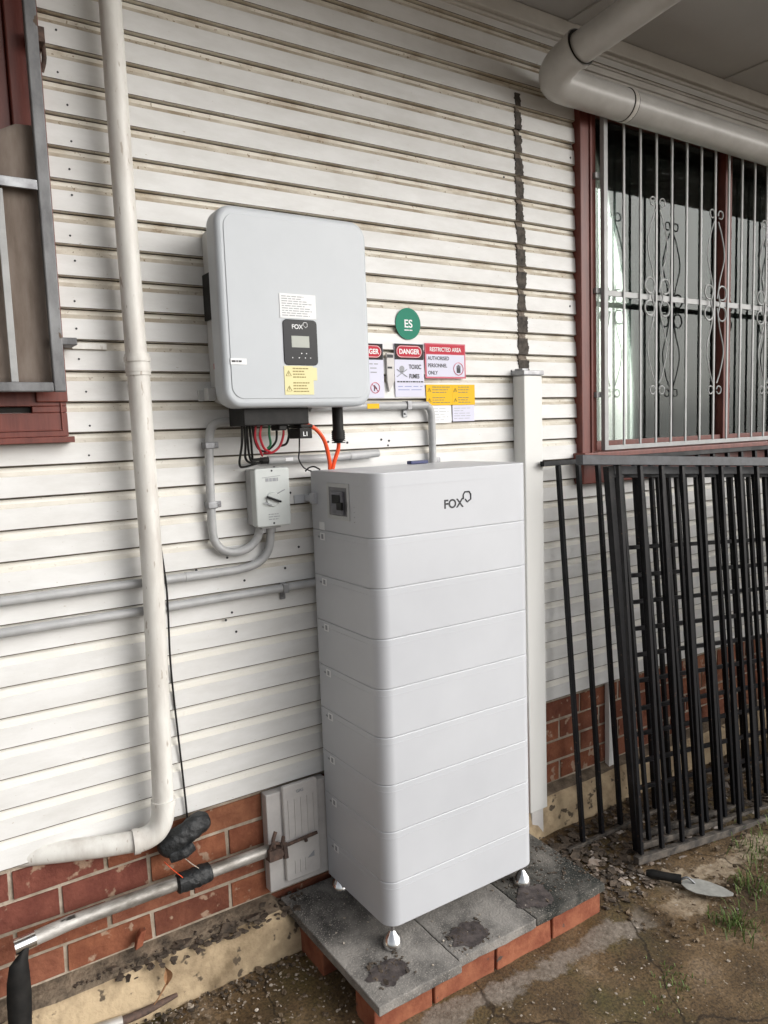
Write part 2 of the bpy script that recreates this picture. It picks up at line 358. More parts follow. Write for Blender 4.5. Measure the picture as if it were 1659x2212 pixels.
# ------------------------------------------------------------------ house
house = empty('house', (1.5, 0, 0), 'white weatherboard house wall with red brick base, oxblood window frames and grey eave', 'house')
SP = .0795; ZB = .509
prof = [(-.0032, 0.0), (-.0034, .0022), (0, .0535)]
for i in range(1, 7):
    u = i/6; prof.append((.0105*u**.6, .0535+(SP-.0032-.0535)*u))
prof.append((.015, SP-.0032)); prof.append((.015, SP+.001))
WINL = (-1.2, .400, 1.70, 2.86); WINR = (2.30, 4.9, 1.40, 2.90)
def siding():
    mb = MB(); k = 0
    while ZB+k*SP < 3.03:
        z0 = ZB+k*SP; zc = z0+SP/2
        spans = [(-2.0, 6.5)]
        for (a, b, zl, zh) in (WINL, WINR):
            if zl < zc < zh:
                ns = []
                for s0, s1 in spans:
                    if b <= s0 or a >= s1: ns.append((s0, s1)); continue
                    if a > s0: ns.append((s0, a))
                    if b < s1: ns.append((b, s1))
                spans = ns
        for s0, s1 in spans:
            n = max(1, int((s1-s0)/.12)); cols = [s0+(s1-s0)*i/n for i in range(n+1)]
            vs = []; P = len(prof)+1
            for x in cols:
                dy = .0014*mnoise.noise((x*2.2, k*3.1, 0)); dz = .0012*mnoise.noise((x*1.3, k*2.7, 5))
                vs.append((x, .014, z0+dz))
                for (py, pz) in prof: vs.append((x, py+dy, z0+pz+dz*(1-pz/SP)))
            fl = []; ml = []
            for i in range(n):
                for j in range(P-1):
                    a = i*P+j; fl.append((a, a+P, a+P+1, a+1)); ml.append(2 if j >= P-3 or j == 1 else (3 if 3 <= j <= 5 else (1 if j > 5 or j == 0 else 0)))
            o = len(mb.v); mb.v += vs
            for f, m_ in zip(fl, ml): mb.f.append(tuple(q+o for q in f)); mb.m.append(m_); mb.tint.append((1, 1, 1))
            # end caps seen beside frames
        k += 1
    o = mb.build('siding', [M['siding'], M['cove'], M['grime_shade'], M['ledge']], house)
    return o
siding()
# wall core behind the boards (openings left for the windows)
c = MB()
for (a, b, zl, zh) in ((-2, 6.5, .50, 1.44), (-2, 6.5, 2.88, 3.4), (.40, 2.30, 1.44, 2.88), (4.9, 6.5, 1.44, 2.88), (-2, -1.2, 1.44, 2.88)):
    c.box((a, .022, zl), (b, .12, zh))
c.build('wall_core', M['dark'], house)
# nail heads and small drill holes: part of the siding's wear
def dot(x, z, r=.002, y=-.0035): MB().lathe((x, y+.002, z), [(r, 0), (r, .0015)], 8, 0, 'y').build('nail_hole', M['ink'], house)
for k in range(13, 30):
    dot(.455+random.uniform(-.012, .012), ZB+k*SP+.035+random.uniform(-.02, .01), .0028)
for (x, z) in ((.815, 1.245), (.865, 1.17), (1.0, 1.19), (1.05, 1.25), (.82, 1.08), (.80, 1.06), (.83, 1.02), (1.03, 1.42), (.98, 1.50),
               (1.37, 1.57), (1.40, 1.565), (1.395, 1.55), (1.17, 1.57), (1.24, 1.565), (1.95, 1.80), (2.27, 2.65), (2.27, 2.60), (2.26, 2.05), (1.93, 2.48), (.46, .83), (.72, 1.22)):
    dot(x, z, .0038)

def brickwork():
    mb = MB(); y = .014
    for row in range(-1, 5):
        z0 = .155+.085*row; odd = row % 2 == 0
        x = .295-.2375*12 + (0 if odd else .12)
        while x < 6.4:
            t = random.choice([(1, 1, 1), (.85, .82, .8), (1.1, 1.08, .95), (.72, .66, .66), (1.05, 1.15, 1.05), (.95, .9, .8)])
            if x < .30 and row >= 2: t = (.75, .62, .75)
            mb.box((x+.006, y, z0+.006), (x+.2315, y+.05, min(z0+.080, .506)), 0, t, jit=.0018)
            x += .2375
    mb.box((-2, .0185, .02), (6.5, .06, .515), 1)
    o = mb.build('brick_base', [M['brick'], M['mortar']], house, bevel=.004, bseg=2)
brickwork()
def footing():
    mb = MB(); xs = [-2+.05*i for i in range(171)]; vs = []; K = 6
    for x in xs:
        n1 = .012*mnoise.noise((x*5, 1, 0))+.006*mnoise.noise((x*21, 1, 0)); n2 = .012*mnoise.noise((x*4, 7, 0))
        n3 = .008*mnoise.noise((x*9, 4, 4))
        w_ = 0.0 if x > 1.9 else .022
        k_ = -.05*max(0, min(1, (x-.90)/.05, (1.95-x)/.05))
        vs += [(x, .06, .157), (x, .012, .153+n3*.3+k_), (x, -.030-w_+n1, .136+n3+k_), (x, -.044-w_+n1, .118+n2+k_), (x, -.055-w_+n2, .05), (x, -.062-w_+n2, -.06)]
    fs = [(i*K+j, (i+1)*K+j, (i+1)*K+j+1, i*K+j+1) for i in range(len(xs)-1) for j in range(K-1)]
    mb.add(vs, fs); mb.m = [1 if k % (K-1) in (0, 1) else 0 for k in range(len(fs))]; mb.build('footing', [M['footing'], M['ledgedirt']], house, smooth=True)
footing()

# eave
sf = MB().box((-2, -1.05, 3.07), (6.5, .14, 3.08)).build('soffit', M['soffit'], house)
for x in (-.7, .3, 1.27, 2.25, 3.22, 4.2): MB().box((x-.02, -1.04, 3.063), (x+.02, -.03, 3.0705)).build('soffit_batten', M['soffit'], house)
tr = MB().box((-2, -.030, 3.012), (6.5, .012, 3.0685)); tr.box((-2, -.012, 3.000), (6.5, .014, 3.0125)); tr.build('eave_trim', M['trim'], house, bevel=.004)
tr2 = MB().box((2.30, -.022, 2.925), (6.5, .012, 2.948)); tr2.box((2.30, -.014, 2.880), (6.5, .012, 2.925)); tr2.box((2.30, -.03, 2.948), (6.5, .012, 2.954))
tr2.build('window_head_trim', M['trim'], house, bevel=.003)
MB().box((-2, -1.09, 3.02), (6.5, -1.05, 3.22)).build('fascia', M['trim'], house, bevel=.004)
rf = MB(); rf.add([(-2, -1.15, 3.2), (6.5, -1.15, 3.2), (6.5, 1.6, 4.3), (-2, 1.6, 4.3), (-2, -1.15, 3.23), (6.5, -1.15, 3.23), (6.5, 1.6, 4.33), (-2, 1.6, 4.33)],
                  [(0, 1, 2, 3), (4, 5, 6, 7), (0, 1, 5, 4), (1, 2, 6, 5), (2, 3, 7, 6), (3, 0, 4, 7)])
rf.build('roof', M['steel'], house)
# end returns: gutter
g = MB()
for (a, b) in (((-2, -1.21, 3.10), (6.5, -1.09, 3.105)), ((-2, -1.215, 3.10), (6.5, -1.21, 3.21))): g.box(a, b)
g.build('gutter', M['trim'], house)

# sealant line with the missing cover strip
def sealant():
    mb = MB(); z = 1.797; step = .0053; j0 = j1 = 0
    while z < 2.775:
        f = (z-ZB) % SP; cx = 2.012-.012*(z-1.8)/.97; hw = .025-.011*(z-1.8)/.97
        hw *= 1+.35*mnoise.noise((0, 0, z*9))
        u = (f-.0535)/(SP-.0557)
        py = 0 if u < 0 else .0105*min(u, 1)**.6
        j0 = .6*j0+random.uniform(-.003, .003); j1 = .6*j1+random.uniform(-.003, .003)
        cove = u > 0.05
        k = .72 if cove else 1
        mb.box((cx-hw*k+j0, py-.0045, z), (cx+hw*k+j1, .018, z+step+.0003), 1 if cove and u < .9 else 0)
        z += step
    mb.build('joint_sealant', [M['sealant'], M['sealant2']], house)
sealant()

# ------------------------------------------------------------------ windows
def glass_mat():
    m = bpy.data.materials.new('window glass'); m.use_nodes = True; n = m.node_tree.nodes; l = m.node_tree.links; n.clear()
    o = n.new('ShaderNodeOutputMaterial'); mx = n.new('ShaderNodeMixShader'); t = n.new('ShaderNodeBsdfTransparent'); g = n.new('ShaderNodeBsdfGlossy')
    g.inputs['Roughness'].default_value = .02; g.inputs['Color'].default_value = (.9, .95, .93, 1)
    t.inputs['Color'].default_value = (.93, .96, .94, 1)
    fr = n.new('ShaderNodeFresnel'); fr.inputs[0].default_value = 1.28
    ad = n.new('ShaderNodeMath'); ad.operation = 'ADD'; ad.inputs[1].default_value = .012
    l.new(fr.outputs[0], ad.inputs[0]); l.new(ad.outputs[0], mx.inputs[0]); l.new(t.outputs[0], mx.inputs[1]); l.new(g.outputs[0], mx.inputs[2]); l.new(mx.outputs[0], o.inputs[0])
    return m
M['glass'] = glass_mat()
# right window
wr = MB(); wr.box((2.292, -.030, 1.48), (2.378, .10, 2.885)); wr.box((2.34, -.036, 1.48), (2.352, -.0295, 2.885))
wr.box((2.378, .02, 1.49), (2.41, .10, 2.86)); wr.box((2.378, -.012, 2.84), (4.92, .10, 2.885)); wr.box((4.83, -.03, 1.48), (4.92, .1, 2.885))
win = wr.build('window', M['redpaint'], house, bevel=.003); win['label'] = 'wide right window with oxblood frame and grey curtains'
s = MB(); s.box((2.27, -.062, 1.445), (4.95, .10, 1.484)); s.box((2.285, -.040, 1.36), (4.93, .05, 1.4445)); s.build('sill', M['redpaint'], win, bevel=.004)
m_ = MB(); m_.box((3.285, .01, 1.484), (3.335, .08, 2.84)); m_.box((2.41, .02, 1.4845), (3.284, .07, 1.525)); m_.box((3.336, .02, 1.4845), (4.83, .07, 1.525)); m_.box((2.41, .02, 2.80), (3.284, .07, 2.8395)); m_.box((3.336, .02, 2.80), (4.83, .07, 2.8395))
m_.box((4.1, .02, 1.525), (4.14, .07, 2.80)); m_.build('sash', M['redpaint'], win, bevel=.002)
MB().box((2.41, .043, 1.52), (4.83, .047, 2.81)).build('pane', M['glass'], win)
def curtain(x0, x1, z0, z1, y, name='curtain', amp=.022, per=.095, par=win):
    mb = MB(); n = int((x1-x0)/.006); vs = []
    for i in range(n+1):
        x = x0+(x1-x0)*i/n; ph = x/per*2*math.pi+1.2*mnoise.noise((x*5, 0, 2))
        yy = y+amp*(math.sin(ph)+.35*math.sin(2.3*ph))
        vs += [(x, yy*1.0, z0), (x+.006*mnoise.noise((x*4, 9, 0)), yy*1.0+.004, (z0+z1)/2), (x, yy, z1)]
    fs = [(i*3+j, i*3+3+j, i*3+4+j, i*3+1+j) for i in range(n) for j in range(2)]
    mb.add(vs, fs); return mb.build(name, M['curtain'], par, smooth=True)
curtain(2.40, 3.16, 1.47, 2.86, .135); curtain(3.33, 4.8, 1.47, 2.86, .14, amp=.03, per=.13)
rm = MB()
for (a, b) in (((2.2, 1.8, 1.2), (5, 1.82, 3.0)), ((2.2, .12, 1.2), (2.22, 1.8, 3.0)), ((4.98, .12, 1.2), (5, 1.8, 3.0)), ((2.2, .12, 1.2), (5, 1.8, 1.22)), ((2.2, .12, 2.98), (5, 1.8, 3.0))): rm.box(a, b)
rm.build('dark_room', mat('dim room', (.16, .16, .16), rough=.9), house)

# left window
wl = MB(); wl.box((.330, -.028, 1.70), (.405, .10, 2.88)); wl.box((.375, -.036, 1.74), (.392, -.0275, 2.88))
wl.box((.285, -.010, 1.74), (.329, .10, 2.88)); wl.box((.235, .01, 1.74), (.2845, .09, 2.88)); wl.box((-1.2, -.028, 2.80), (.3295, .10, 2.88)); wl.box((-1.2, -.028, 1.74), (-1.12, .1, 2.80))
winl = wl.build('window', M['redpaint'], house, bevel=.003); winl['label'] = 'left window with oxblood frame behind brown shade cloth'
s = MB(); s.box((-1.25, -.050, 1.598), (.410, .08, 1.613)); s.box((-1.22, -.020, 1.6135), (.402, .08, 1.674)); s.box((.320, -.020, 1.6745), (.402, .08, 1.690)); s.box((-1.22, .0, 1.6745), (.3195, .08, 1.690))
s.box((-1.22, -.020, 1.6905), (.402, .08, 1.7395)); s.box((.386, -.0235, 1.628), (.390, -.0203, 1.735)); s.box((-1.22, -.0235, 1.628), (.3855, -.0203, 1.632)); s.build('sill', M['redpaint'], winl, bevel=.003)
MB().box((-1.22, -.004, 1.676), (.319, -.0005, 1.689)).build('sill_slot', M['dark'], winl)
MB().box((-1.12, .05, 1.74), (.236, .054, 2.80)).build('pane', M['glass'], winl)
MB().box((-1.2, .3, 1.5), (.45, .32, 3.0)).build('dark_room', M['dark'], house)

# left grille + cloth
gl = empty('window_grille', (.1, -.1, 1.73), 'galvanised steel grille with flat bars over the brown shade cloth at the left window', 'window grille')
GY = -.085
f = MB(); f.box((.362, GY-.012, 1.722), (.390, GY+.008, 2.84)); f.box((-1.1, GY-.012, 1.722), (.3615, GY+.008, 1.745)); f.box((-1.1, GY-.012, 2.81), (.3615, GY+.008, 2.84)); f.box((-1.14, GY-.012, 1.722), (-1.1005, GY+.008, 2.84))
f.build('frame', M['steeld'], gl, bevel=.003)
MB().box((-1.1, GY-.010, 2.196), (.3615, GY-.002, 2.219)).build('cross_bar', M['steel'], gl, bevel=.001)
for x in (.278, .16, .04, -.08, -.2): MB().box((x-.008, GY-.0015, 1.746), (x+.008, GY+.004, 2.192)).build('bar', M['grille'], gl, bevel=.001)
b = MB(); b.box((.380, GY+.0085, 1.838), (.428, -.012, 1.856)); b.box((.405, -.0115, 1.838), (.428, -.0045, 1.856)); b.build('bracket', M['steeld'], gl, bevel=.002)
MB().box((.4285, -.0095, 1.836), (.515, -.0045, 1.852)).build('bracket_strap', M['pvc'], gl, bevel=.001)
b = MB(); b.box((.385, GY+.0085, 2.545), (.408, -.012, 2.58)); b.tube([(.405, -.05, 2.58), (.412, -.03, 2.53), (.405, -.02, 2.50)], .006, 8, sm=4); b.build('bracket', M['rust'], gl, bevel=.0015)
sc = MB(); vs = []; nx, nz = 30, 24
for i in range(nx+1):
    for j in range(nz+1):
        x = -.9+(.372+.9)*i/nx; tz = j/nz
        top = 2.34-.03*math.sin(max(0, min(1, (x+.1)/.45))*math.pi)+ (.015 if x > .3 else 0)
        z = 1.735+(top-1.735)*tz
        vs.append((x, GY+.022+.006*mnoise.noise((x*8, z*3, 0))+.012*math.sin(x*19)*.3, z))
sc.add(vs, [(i*(nz+1)+j, (i+1)*(nz+1)+j, (i+1)*(nz+1)+j+1, i*(nz+1)+j+1) for i in range(nx) for j in range(nz)])
so_ = sc.build('shade_cloth', M['cloth'], smooth=True); md = so_.modifiers.new('th', 'SOLIDIFY'); md.thickness = .002
tag(so_, 'brown shade cloth hung behind the steel grille of the left window', 'shade cloth')

# right grille
gr = empty('window_grille', (3.0, -.06, 1.49), 'pale grey barred grille with scrollwork over the wide right window', 'window grille')
GY2 = -.055
f = MB(); f.box((2.383, GY2-.010, 1.490), (2.405, GY2+.010, 2.775)); f.box((2.4055, GY2-.008, 2.752), (4.7, GY2+.008, 2.775)); f.box((2.4055, GY2-.008, 1.490), (4.7, GY2+.008, 1.508)); f.box((4.7005, GY2-.01, 1.49), (4.72, GY2+.01, 2.775))
f.build('frame', M['grille'], gr, bevel=.0015)
MB().box((2.4055, GY2-.004, 2.090), (4.7, GY2+.004, 2.112)).build('cross_bar', M['grille'], gr, bevel=.001)
for i in range(22):
    x = 2.4+.0995*(i+1); b = MB().box((x-.0055, GY2-.0105, 1.5085), (x+.0055, GY2-.0045, 2.7515)); b.build('bar', M['grille'], gr, bevel=.001)
for z in (1.70, 2.10, 2.53): MB().box((2.36, GY2+.0105, z), (2.396, -.012, z+.02)).build('bracket', M['grille'], gr)
def arc(cx, cz, r, a0, a1, n=16): return [(cx+r*math.cos(R(a0+(a1-a0)*i/n)), GY2-.014, cz+r*math.sin(R(a0+(a1-a0)*i/n))) for i in range(n+1)]
for xc in (2.698, 3.096, 3.494, 3.892, 4.29):
    b = MB(); y = GY2-.014
    for s_ in (-1, 1):
        for zs in (1, -1):
            zt = 2.101+zs*.375
            pts = [(xc+s_*.012, y, 2.101+zs*.02), (xc+s_*.030, y, 2.101+zs*.10), (xc+s_*.062, y, 2.101+zs*.20), (xc+s_*.040, y, 2.101+zs*.29), (xc+s_*.014, y, 2.101+zs*.345)]
            b.tube(pts, .0028, 6, sm=6)
            b.tube(arc(xc+s_*.030, zt, .017, 200 if s_ > 0 else -20, 200-s_*zs*330 if s_ > 0 else -20+zs*330), .0028, 6)
            b.tube(arc(xc+s_*.048, 2.101+zs*.045, .030, 180 if s_ > 0 else 0, (180 if s_ > 0 else 0)-s_*zs*290), .0035, 6)
            b.tube([(xc+s_*.018, y, 2.101+zs*.045), (xc+s_*.035, y, 2.101)], .0035, 6)
    b.build('scrollwork', M['grille'], gr, smooth=True)

# ------------------------------------------------------------------ downpipe
dp = empty('downpipe', (.57, -.05, .48), 'tall white painted downpipe with a socket joint, left of the inverter', 'downpipe')
b = MB(); b.tube([(.568, -.07, 3.068), (.569, -.07, 2.3), (.573, -.07, 1.792)], .0275, 24); b.build('pipe', M['pvc'], dp, smooth=True)
b = MB(); b.tube([(.575, -.070, 1.80), (.576, -.07, 1.2), (.562, -.07, .60)], .0285, 24); b.build('pipe', M['pvc'], dp, smooth=True)
b = MB(); b.tube([(.574, -.07, 1.82), (.575, -.07, 1.765)], .0315, 24); b.tube([(.574, -.07, 1.812), (.574, -.07, 1.800)], .034, 24); b.tube([(.575, -.07, 1.783), (.575, -.07, 1.774)], .033, 24); b.build('socket', M['pvc'], dp, smooth=True)
b = MB(); b.tube([(.562, -.07, .60), (.559, -.07, .568), (.552, -.069, .542), (.537, -.067, .521), (.515, -.064, .510), (.488, -.061, .506)], .0315, 24, sm=5)
b.tube([(.5625, -.07, .607), (.562, -.07, .590)], .0335, 24); b.tube([(.492, -.061, .506), (.476, -.059, .506)], .034, 24); b.build('elbow', M['pvc'], dp, smooth=True)
b = MB(); b.tube([(.49, -.061, .506), (.40, -.036, .509), (.30, -.002, .514), (.16, .050, .521)], .0285, 24); b.build('outlet_pipe', M['pvc'], dp, smooth=True)

# ------------------------------------------------------------------ big eave pipe
bp_ = empty('drain_pipe', (2.06, -.11, 2.79), 'thick pale grey drain pipe with an elbow running under the eave above the right window', 'drain pipe')
b = MB(); b.tube([(2.17, -.105, 2.789), (2.9, -.105, 2.785), (5.0, -.105, 2.765)], .058, 32); b.build('pipe', M['pvcgrey'], bp_, smooth=True)
b = MB(); b.tube([(2.062, -.215, 2.842), (2.063, -.62, 2.880), (2.065, -1.12, 2.93)], .0525, 32); b.build('pipe', M['pvcgrey'], bp_, smooth=True)
b = MB(); b.tube([(2.061, -.235, 2.846), (2.060, -.175, 2.832), (2.064, -.135, 2.815), (2.083, -.112, 2.799), (2.115, -.105, 2.791), (2.185, -.105, 2.789)], .0595, 32, sm=6)
b.tube([(2.061, -.245, 2.847), (2.0605, -.225, 2.843)], .0635, 32, cap=False); b.build('elbow', M['pvcgrey'], bp_, smooth=True)
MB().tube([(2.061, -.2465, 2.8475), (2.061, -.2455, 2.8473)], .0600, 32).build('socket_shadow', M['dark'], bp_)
b = MB(); b.tube([(2.446, -.105, 2.788), (2.466, -.105, 2.788)], .0603, 32); b.build('pipe_band', M['pvc'], bp_, smooth=True)
b = MB(); b.tube([(2.441, -.105, 2.788), (2.447, -.105, 2.788)], .0592, 32); b.tube([(2.465, -.105, 2.788), (2.470, -.105, 2.788)], .0592, 32); b.build('band_gap', M['dark'], bp_, smooth=True)
b = MB(); b.box((2.44, -.10, 2.848), (2.472, -.02, 2.853)); b.box((2.44, -.022, 2.848), (2.472, -.015, 2.90)); b.build('bracket', M['redpaint'], bp_)

# ------------------------------------------------------------------ inverter
inv = empty('inverter', (.98, 0, 1.67), 'pale grey wall mounted solar inverter with a black display and rounded corners', 'inverter')
b = MB(); b.prism(rrect(.792, 1.19, 1.69, 2.175, .03), -.008, -.142); b.build('back_shell', M['invside'], inv, smooth=True, bevel=.004)
b = MB(); b.prism(rrect(.757, 1.212, 1.672, 2.192, .048, 10), -.128, -.202); b.build('front_cover', M['inv'], inv, smooth=True, bevel=.014, bseg=5, angle=50)
b = MB(); b.prism(rrect(.778, 1.193, 1.696, 2.170, .034, 10), -.2021, -.2038); b.build('front_plate', M['inv'], inv, smooth=True, bevel=.0015, bseg=2, angle=50)
b = MB(); b.box((.782, -.10, 1.92), (.790, -.02, 2.045)); b.build('side_handle', M['black'], inv, bevel=.002)
b = MB(); b.box((.786, -.085, 1.785), (.7915, -.06, 1.80)); b.build('red_switch', M['signred'], inv)
b = MB(); b.box((.770, -.05, 1.70), (.7915, -.008, 1.735)); b.box((.755, -.014, 1.700), (.792, -.0065, 1.73)); b.build('mounting_lug', M['invside'], inv, bevel=.001)
pn = MB(); pn.prism(rrect(.932, 1.036, 1.786, 1.909, .012), -.2039, -.2062); pn = pn.build('display_panel', M['glossblack'], inv, smooth=True, bevel=.001, angle=50)
MB().box((.956, -.2068, 1.834), (1.010, -.2061, 1.865)).build('screen', M['lcd'], pn)
text('lettering', 'FOX', .958, 1.884, -.2064, .017, M['white'], pn, bold=.0003)
def foxlogo(x, z, s_, y, m, par):
    mb = MB(); pts = [(0, .1), (.5, 0), (1, .25), (1, .72), (.8, 1), (.2, 1), (0, .72), (0, .3)]
    ring = [(x+(px)*s_, y, z+pz*s_*1.05) for px, pz in pts]
    mb.tube([ring[i] for i in (7, 6, 5, 4, 3, 2, 1)]+[(x+.25*s_, y, z+.30*s_)], s_*.085, 6)
    mb.build('logo', m, par)
foxlogo(.993, 1.888, .013, -.2064, M['white'], pn)
bt = MB()
for (x, z) in ((.957, 1.806), (.977, 1.806), (.996, 1.806), (1.012, 1.806), (.985, 1.818), (1.0, 1.818)): bt.lathe((x, -.206, z), [(.0018, 0), (.0018, .0006)], 8, 0, 'y')
bt.build('button', M['white'], pn)
def dashes(mb, x0, x1, z0, z1, rows, y, h=.4, fill=.8, seed=1, wch=.006):
    rnd = random.Random(seed); dz = (z1-z0)/rows
    for i in range(rows):
        z = z1-(i+.5)*dz; x = x0; xe = x0+(x1-x0)*rnd.uniform(fill, 1)
        while x < xe:
            L = min(rnd.uniform(.5, 1.6)*wch, xe-x); mb.box((x, y-.0002, z-dz*h/2), (x+L, y+.0002, z+dz*h/2)); x += L+wch*.25
def tri(mb, x, z, s_, y, mi=0):
    mb.tube([(x, y, z), (x+s_, y, z), (x+s_/2, y, z+s_*.87), (x, y, z)], s_*.06, 4)
    mb.box((x+s_*.45, y-.0003, z+s_*.2), (x+s_*.55, y+.0002, z+s_*.6))
lb = MB().box((.926, -.2052, 1.912), (1.036, -.2039, 1.977)).build('spec_label', M['white'], inv)
d = MB(); dashes(d, .932, 1.028, 1.916, 1.973, 9, -.2054, .32, .6, 3, .012); d.build('fine_print', M['inkgrey'], lb)
lb = MB().box((.930, -.2052, 1.706), (1.019, -.2039, 1.784)).box((1.019, -.2052, 1.745), (1.031, -.2039, 1.78)).build('warning_label', M['paleyellow'], inv)
d = MB(); dashes(d, .956, 1.012, 1.750, 1.781, 4, -.2054, .4, .6, 5); dashes(d, .956, 1.010, 1.711, 1.742, 4, -.2054, .4, .6, 6); tri(d, .935, 1.757, .016, -.2054); tri(d, .935, 1.716, .016, -.2054); d.build('fine_print', M['inkbrown'], lb)
lb = MB().box((.777, -.2052, 1.785), (.822, -.2039, 1.801)).build('small_label', M['white'], inv)
d = MB(); dashes(d, .780, .812, 1.789, 1.798, 1, -.2054, .5, .9, 8, .007); d.build('fine_print', M['ink'], lb)
b = MB(); b.box((.822, -.165, 1.625), (1.02, -.06, 1.688)); b.box((.93, -.155, 1.61), (.955, -.10, 1.6249)); b.box((.99, -.170, 1.615), (1.03, -.09, 1.6245))
b.build('connector_block', M['black'], inv, bevel=.003)
b = MB(); b.box((.985, -.172, 1.585), (1.025, -.105, 1.6145)); lb = b.build('meter_plug', M['black'], inv, bevel=.002)
text('lettering', 'L1', .995, 1.592, -.1725, .017, M['white'], lb, bold=.0004)
b = MB(); b.tube([(1.14, -.12, 1.69), (1.14, -.12, 1.600)], .0165, 16); b.tube([(1.14, -.12, 1.605), (1.14, -.12, 1.578)], .0195, 16); b.tube([(1.14, -.12, 1.580), (1.14, -.12, 1.568)], [.0195, .011], 16)
for k in range(6): b.tube([(1.14, -.12, 1.60-.006*k), (1.14, -.12, 1.597-.006*k)], .0205, 16)
b.build('cable_gland', M['black'], inv, smooth=True)

# cables
def cable(name, pts, r, m, label, group=None, cat='cable', seg=8):
    o = MB().tube(pts, r, seg, sm=7).build(name, m, smooth=True); return tag(o, label, cat, group)
cable('cable', [(1.02, -.12, 1.628), (1.06, -.125, 1.612), (1.092, -.12, 1.575), (1.108, -.115, 1.52), (1.112, -.11, 1.49)], .0062, M['orange'], 'orange red cable looping from the right of the black plug to the cabinet top', 'orange cables')
cable('cable', [(1.14, -.12, 1.575), (1.138, -.12, 1.55), (1.125, -.118, 1.515), (1.118, -.115, 1.49)], .0062, M['orange'], 'orange cable dropping straight out of the black gland', 'orange cables')
cable('cable', [(1.0, -.14, 1.59), (1.0, -.135, 1.55), (1.015, -.10, 1.525), (1.045, -.07, 1.498), (1.075, -.06, 1.485)], .0022, M['black'], 'thin black wire slanting from the L1 plug to the cabinet corner', seg=6)
cable('cable', [(1.04, -.09, 1.488), (1.055, -.085, 1.497), (1.075, -.08, 1.499), (1.095, -.08, 1.489)], .0025, M['black'], 'short black wire arched over the cabinet corner', seg=6)
G_ = 'wires looping below the inverter'
wires = [('black', [(.830, -.13, 1.64), (.832, -.12, 1.58), (.842, -.07, 1.52), (.87, -.04, 1.509), (.93, -.035, 1.521), (.955, -.032, 1.524)], 'outermost black wire at the left of the inverter loops'),
         ('black', [(.842, -.12, 1.64), (.846, -.11, 1.575), (.862, -.07, 1.532), (.90, -.04, 1.518), (.955, -.032, 1.522)], 'second black wire from the left below the inverter'),
         ('black', [(.855, -.11, 1.64), (.853, -.11, 1.59), (.872, -.08, 1.53), (.91, -.05, 1.527), (.955, -.032, 1.527)], 'third black wire from the left below the inverter'),
         ('black', [(.86, -.13, 1.63), (.875, -.12, 1.57), (.905, -.11, 1.553), (.935, -.12, 1.58), (.938, -.12, 1.63)], 'black wire bent in a U beside the green wire'),
         ('red', [(.872, -.13, 1.63), (.868, -.13, 1.59), (.885, -.12, 1.555), (.90, -.10, 1.54)], 'left dark red wire curving inward under the inverter'),
         ('red', [(.885, -.14, 1.63), (.878, -.14, 1.595), (.893, -.13, 1.562), (.915, -.12, 1.551)], 'middle dark red wire curving inward under the inverter'),
         ('red', [(.952, -.13, 1.63), (.955, -.13, 1.60), (.943, -.125, 1.565), (.920, -.12, 1.548), (.900, -.11, 1.548)], 'red wire crossing under the black loop, nearest the plug'),
         ('green', [(.915, -.125, 1.63), (.913, -.125, 1.60), (.918, -.12, 1.572), (.91, -.115, 1.56)], 'short green wire in the middle of the loops'),
         ('black', [(.965, -.13, 1.63), (.972, -.13, 1.60), (.965, -.125, 1.572), (.945, -.12, 1.566)], 'short black wire curling under the block beside the plug'),
         ('black', [(.865, -.10, 1.64), (.868, -.10, 1.58), (.880, -.075, 1.535), (.888, -.06, 1.53), (.955, -.032, 1.530)], 'black wire behind the red ones running to the conduit end')]
for mname, pts, lab in wires: cable('cable', pts, .0034, M[mname], lab, G_, seg=6)

# conduits
def saddle(par, x, z, vertical, r=.0125, y=-.022):
    b = MB()
    if vertical: b.box((x-.014, y-r-.003, z-.009), (x+.014, -.003, z+.009)); b.box((x+.0145, -.008, z-.009), (x+.036, -.003, z+.009)); b.lathe((x+.026, -.008, z), [(.005, 0), (.004, .004)], 8, 0, 'y')
    else: b.box((x-.009, y-r-.003, z-.014), (x+.009, -.003, z+.014)); b.box((x-.009, -.008, z-.038), (x+.009, -.003, z-.0145)); b.lathe((x, -.008, z-.027), [(.005, 0), (.004, .004)], 8, 0, 'y')
    b.build('saddle_clip', M['steel'], par, bevel=.002)
cr_ = .0125
def conduit(name, pts, lab, r=cr_, sm=6, m='conduit'):
    o = MB().tube(pts, r, 16, sm=sm).build('conduit', M[m], smooth=True); return tag(o, lab, 'conduit', 'grey conduits on the wall')
c1_ = conduit('conduit', [(.86, -.05, 1.640), (.815, -.04, 1.640), (.788, -.03, 1.632), (.775, -.024, 1.600), (.770, -.022, 1.50), (.768, -.022, 1.34), (.774, -.022, 1.300), (.795, -.024, 1.272), (.832, -.026, 1.262), (.872, -.028, 1.270), (.902, -.030, 1.298), (.912, -.035, 1.335)], 'U shaped grey conduit from behind the inverter down and up into the isolator switch')
saddle(c1_, .771, 1.575, True); saddle(c1_, .769, 1.405, True)
c2_ = conduit('conduit', [(.942, -.035, 1.335), (.942, -.032, 1.29), (.932, -.028, 1.25), (.902, -.024, 1.222), (.85, -.022, 1.210), (.76, -.022, 1.208), (.2, -.022, 1.210), (-1.9, -.022, 1.212)], 'upper long grey conduit running left from the isolator switch past the downpipe')
b = MB(); b.tube([(.775, -.022, 1.208), (.68, -.022, 1.208)], .0138, 16).build('coupling', M['conduit'], c2_, smooth=True)
c3_ = conduit('conduit', [(1.20, -.022, 1.136), (.9, -.022, 1.133), (.6, -.022, 1.131), (-1.9, -.022, 1.131)], 'lower long grey conduit running left from behind the battery cabinet', sm=1)
